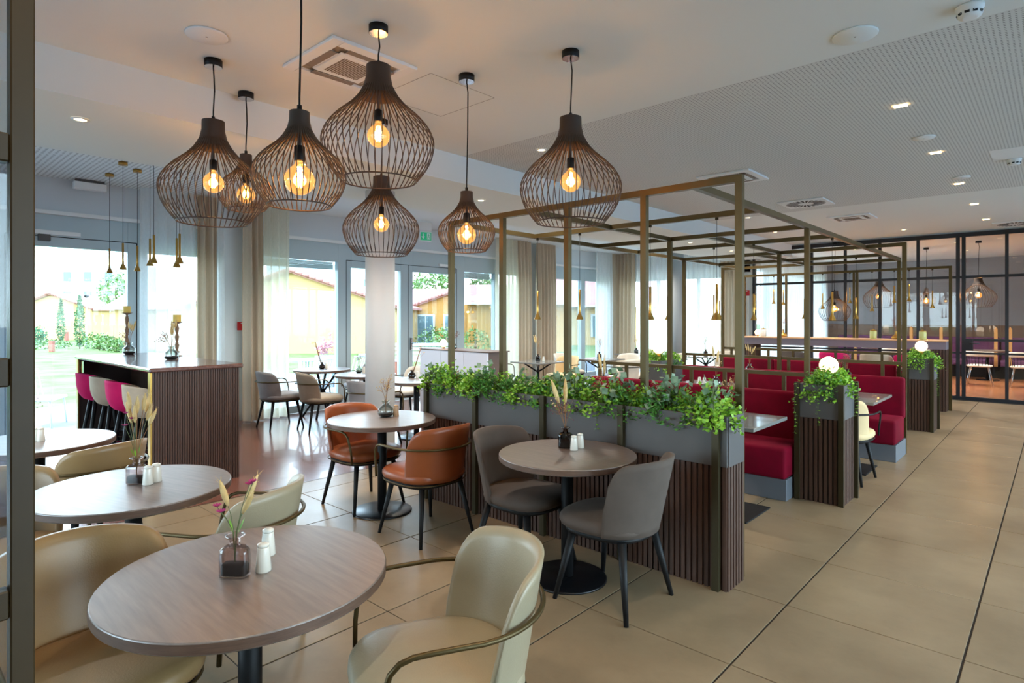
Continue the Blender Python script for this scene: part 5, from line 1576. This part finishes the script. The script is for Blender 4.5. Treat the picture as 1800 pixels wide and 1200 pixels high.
M_tree = leaf_mat('tree_leaf', (66, 98, 42), (108, 132, 66))
M_cyp = leaf_mat('cypress_leaf', (44, 86, 44), (78, 116, 62))
M_trunk = mat('tree_bark', (110, 84, 62), 0.9)
def tree(name, label, px, d, z0, z1, rx, leafm, n, size, trunk=True, group=None, col=False, seed=1):
    c = at(px, HY, d)
    t = thing(name, label, 'cypress' if col else ('tree' if trunk else 'bush'), (float(c[0]), float(c[1]), ZG), 0, group)
    rnd = np.random.RandomState(seed)
    vs, fs = [], []
    for k in range(n):
        f = rnd.uniform(0, 1)
        if col:
            z = z0 + (z1 - z0) * f; rr = rx * (1 - f ** 2.2) * (.4 + .6 * min(1, f * 5)) * sqrt(rnd.uniform(.3, 1)); a = rnd.uniform(0, 2 * pi)
            p = np.array([rr * cos(a), rr * sin(a), z])
        else:
            v = rnd.normal(0, 1, 3); v /= np.linalg.norm(v); v *= rnd.uniform(.55, 1) ** .5 * (1 + .18 * sin(5 * v[0] + 3 * v[2]))
            p = np.array([v[0] * rx, v[1] * rx, (z0 + z1) / 2 + v[2] * (z1 - z0) / 2])
        d1 = rnd.normal(0, 1, 3); d1 /= np.linalg.norm(d1); u = np.cross(d1, rnd.normal(0, 1, 3)); u /= np.linalg.norm(u)
        s = size * rnd.uniform(.6, 1.3); o = len(vs)
        vs += [p, p + d1 * s * .5 + u * s * .35, p + d1 * s, p + d1 * s * .5 - u * s * .35]; fs.append((o, o + 1, o + 2, o + 3))
    MB().add(vs, fs).build('foliage', leafm, t)['kind'] = 'stuff'
    MB().tube([(0, 0, 0), (.03, 0, (z0 + z1) * .3), (0, 0, z0 + (z1 - z0) * .6)], [rx * .12, rx * .09, rx * .03], 8).build('trunk', M_trunk, t)
    return t
tree('cypress', 'slim cypress before the yellow gabled house', 107, 40, .1, 2.85, .25, M_cyp, 1300, .10, True, None, True, 1)
tree('cypress', 'taller slim cypress next to the garden lamp post', 140, 31, .15, 2.8, .27, M_cyp, 1400, .09, True, None, True, 2)
tree('garden_bush', 'round dark bush at the foot of the yellow gable', 68, 36, 0, 1.0, .4, M_cyp, 500, .14, False, None, False, 3)
for k, (px, d, h_, rx, lb) in enumerate(((172, 31, .8, .7, 'low bush by the garden lamp post'), (186, 29.5, .75, .4, 'low bush by the cottage corner'), (88, 31, .45, 1.0, 'low flowering bush before the cypress'),
                                     (204, 28, .6, .4, 'small bush under the cottage window'), (765, 30, 1.1, .9, 'leafy bush before the orange house door'), (785, 28, 1.2, .8, 'leafy bush beside the orange gable wing'),
                                     (835, 27, 1.1, .7, 'leafy bush before the gutter pipe'), (698, 33, 1.0, .6, 'leafy bush near the column side of the orange house'))):
    tree('garden_bush', lb, px, d, 0, h_, rx, M_tree, 420, .13, False, None, False, 10 + k)
tree('garden_tree', 'young pale tree above the cottage roof', 203, 40, 2.2, 4.6, 1.0, M_tree, 700, .2, True, None, False, 30)
tree('garden_tree', 'broad tree above the long red roof', 765, 54, 2.5, 5.8, 2.2, M_tree, 1600, .3, True, None, False, 31)
tree('garden_tree', 'broad tree above the gable wing', 850, 54, 2.5, 5.4, 1.4, M_tree, 900, .3, True, None, False, 32)
c = at(152, HY, 34); t = thing('garden_lamp_post', 'slim grey garden lamp post beside the taller cypress', 'lamp post', (float(c[0]), float(c[1]), ZG))
MB().lathe([(.07, 0), (.05, .1), (.035, 2.75)], 12).build('pole', mat('lamp_post_grey', (150, 160, 166), .5), t)
MB().lathe([(.03, 2.75), (.12, 2.80), (.12, 2.88), (.02, 2.92)], 14).build('lamp_head', M_black, t)
M_rust = mat('rust_bollard', (150, 84, 66), .8)
for px, d, h_ in ((117, 41, .6), (91, 28, .50)):
    c = at(px, HY, d); t = thing('garden_bollard', 'short rust-red bollard on the lawn', 'bollard', (float(c[0]), float(c[1]), ZG), TH, 'rust bollards on the lawn')
    MB().box(-.09, .09, -.09, .09, 0, h_, .01).build('post', M_rust, t)
    MB().box(-.1, .1, -.1, .1, h_, h_ + .03, .005).build('cap', M_rust, t)
c = at(204, HY, 60); t = thing('parked_car', 'white car parked behind the cottage', 'car', (float(c[0]), float(c[1]), ZG), TH + .2)
M_carw = mat('car_white', (230, 234, 238), .3)
MB().prism([(-2, .35), (2, .35), (2.05, .8), (1.5, .95), (.9, 1.45), (-1.2, 1.5), (-1.9, 1.0), (-2.05, .8)], 0, 1.7).build('body', M_carw, t)
MB().prism([(1.3, .97), (.82, 1.38), (-1.1, 1.42), (-1.6, 1.0)], -.01, .01).build('side_window', M_pane2, t)
for xx in (-1.3, 1.3):
    for yy in (0, 1.7):
        w = MB().lathe([(.33, -.1), (.33, .1)], 18).build('wheel', M_black, t, (xx, yy, .33)); w.rotation_euler = (radians(90), 0, 0)
def terrace_chair(label, loc, rz, group=None):
    t = thing('terrace_chair', label, 'terrace chair', loc, rz, group)
    M_rope = mat('white_rope', (226, 222, 210), .8); M_alu = mat('white_aluminium', (232, 234, 234), .4)
    for k in range(15):
        ph = radians(-78 + 156 * k / 14)
        p0 = (-.27 * cos(ph), .29 * sin(ph), .42); p1 = (-.33 * cos(ph) - .08, .34 * sin(ph), .80)
        MB().tube([p0, p1], .010, 5).build('rope', M_rope, t)
    MB().tube([(-.33 * cos(radians(a)) - .08, .34 * sin(radians(a)), .80) for a in range(-80, 81, 10)], .014, 6).build('top_rail', M_alu, t)
    MB().box(-.27, .26, -.27, .27, .38, .42, .01).build('seat', M_rope, t)
    for sx in (-1, 1):
        for sy in (-1, 1): leg_mesh((sx * .22, sy * .24, .38), (sx * .25, sy * .26, 0), .016, .014, 6).build('leg', M_alu, t)
    return t
tc0 = terrace_chair('white rope terrace chair outside the bar door', (-10.9, 1.75, -.03), radians(60))
dup(tc0, (-10.2, 5.7, -.03), radians(170), 'white rope terrace chair outside the window by the cream sheer')
dup(tc0, (-10.6, 6.7, -.03), radians(230), 'white rope terrace chair outside the double doors')
tt = thing('terrace_table', 'white round terrace table outside the window', 'table', (-11.2, 6.1, -.03))
MB().lathe([(.4, .70), (.4, .73)], 32).build('tabletop', M_bwhite, tt); MB().lathe([(.2, 0), (.2, .02), (.03, .03), (.03, .70)], 20).build('pedestal', M_bwhite, tt)
pot = thing('terrace_planter', 'white terrace pot with pink grasses behind the terrace chair', 'plant pot', (-12.3, 7.2, -.03))
MB().lathe([(.2, 0), (.28, .7), (.26, .7), (.24, .62)], 24).build('pot', M_bwhite, pot)
lf, st_ = leaf_cluster(400, 160, .22, .22, .4, .12, 'thin', .0, .7)
lf.build('grasses', mat('pink_grass', (206, 150, 150), .8), pot)['kind'] = 'stuff'; st_.build('stems', M_stem, pot)
gb = thing('garden_bench', 'white slatted garden bench beyond the terrace doors', 'bench', (*[float(v) for v in at(742, HY, 17)[:2]], ZG), TH)
for k in range(4): MB().box(-.8, .8, .2, .24, .45 + k * .12, .54 + k * .12).build('slat', M_trimw, gb)
for k in range(4): MB().box(-.8, .8, -.25 + k * .11, -.16 + k * .11, .40, .43).build('slat', M_trimw, gb)
for xx in (-.7, .7): MB().box(xx - .03, xx + .03, -.25, .25, 0, .40).build('leg', M_rust, gb)
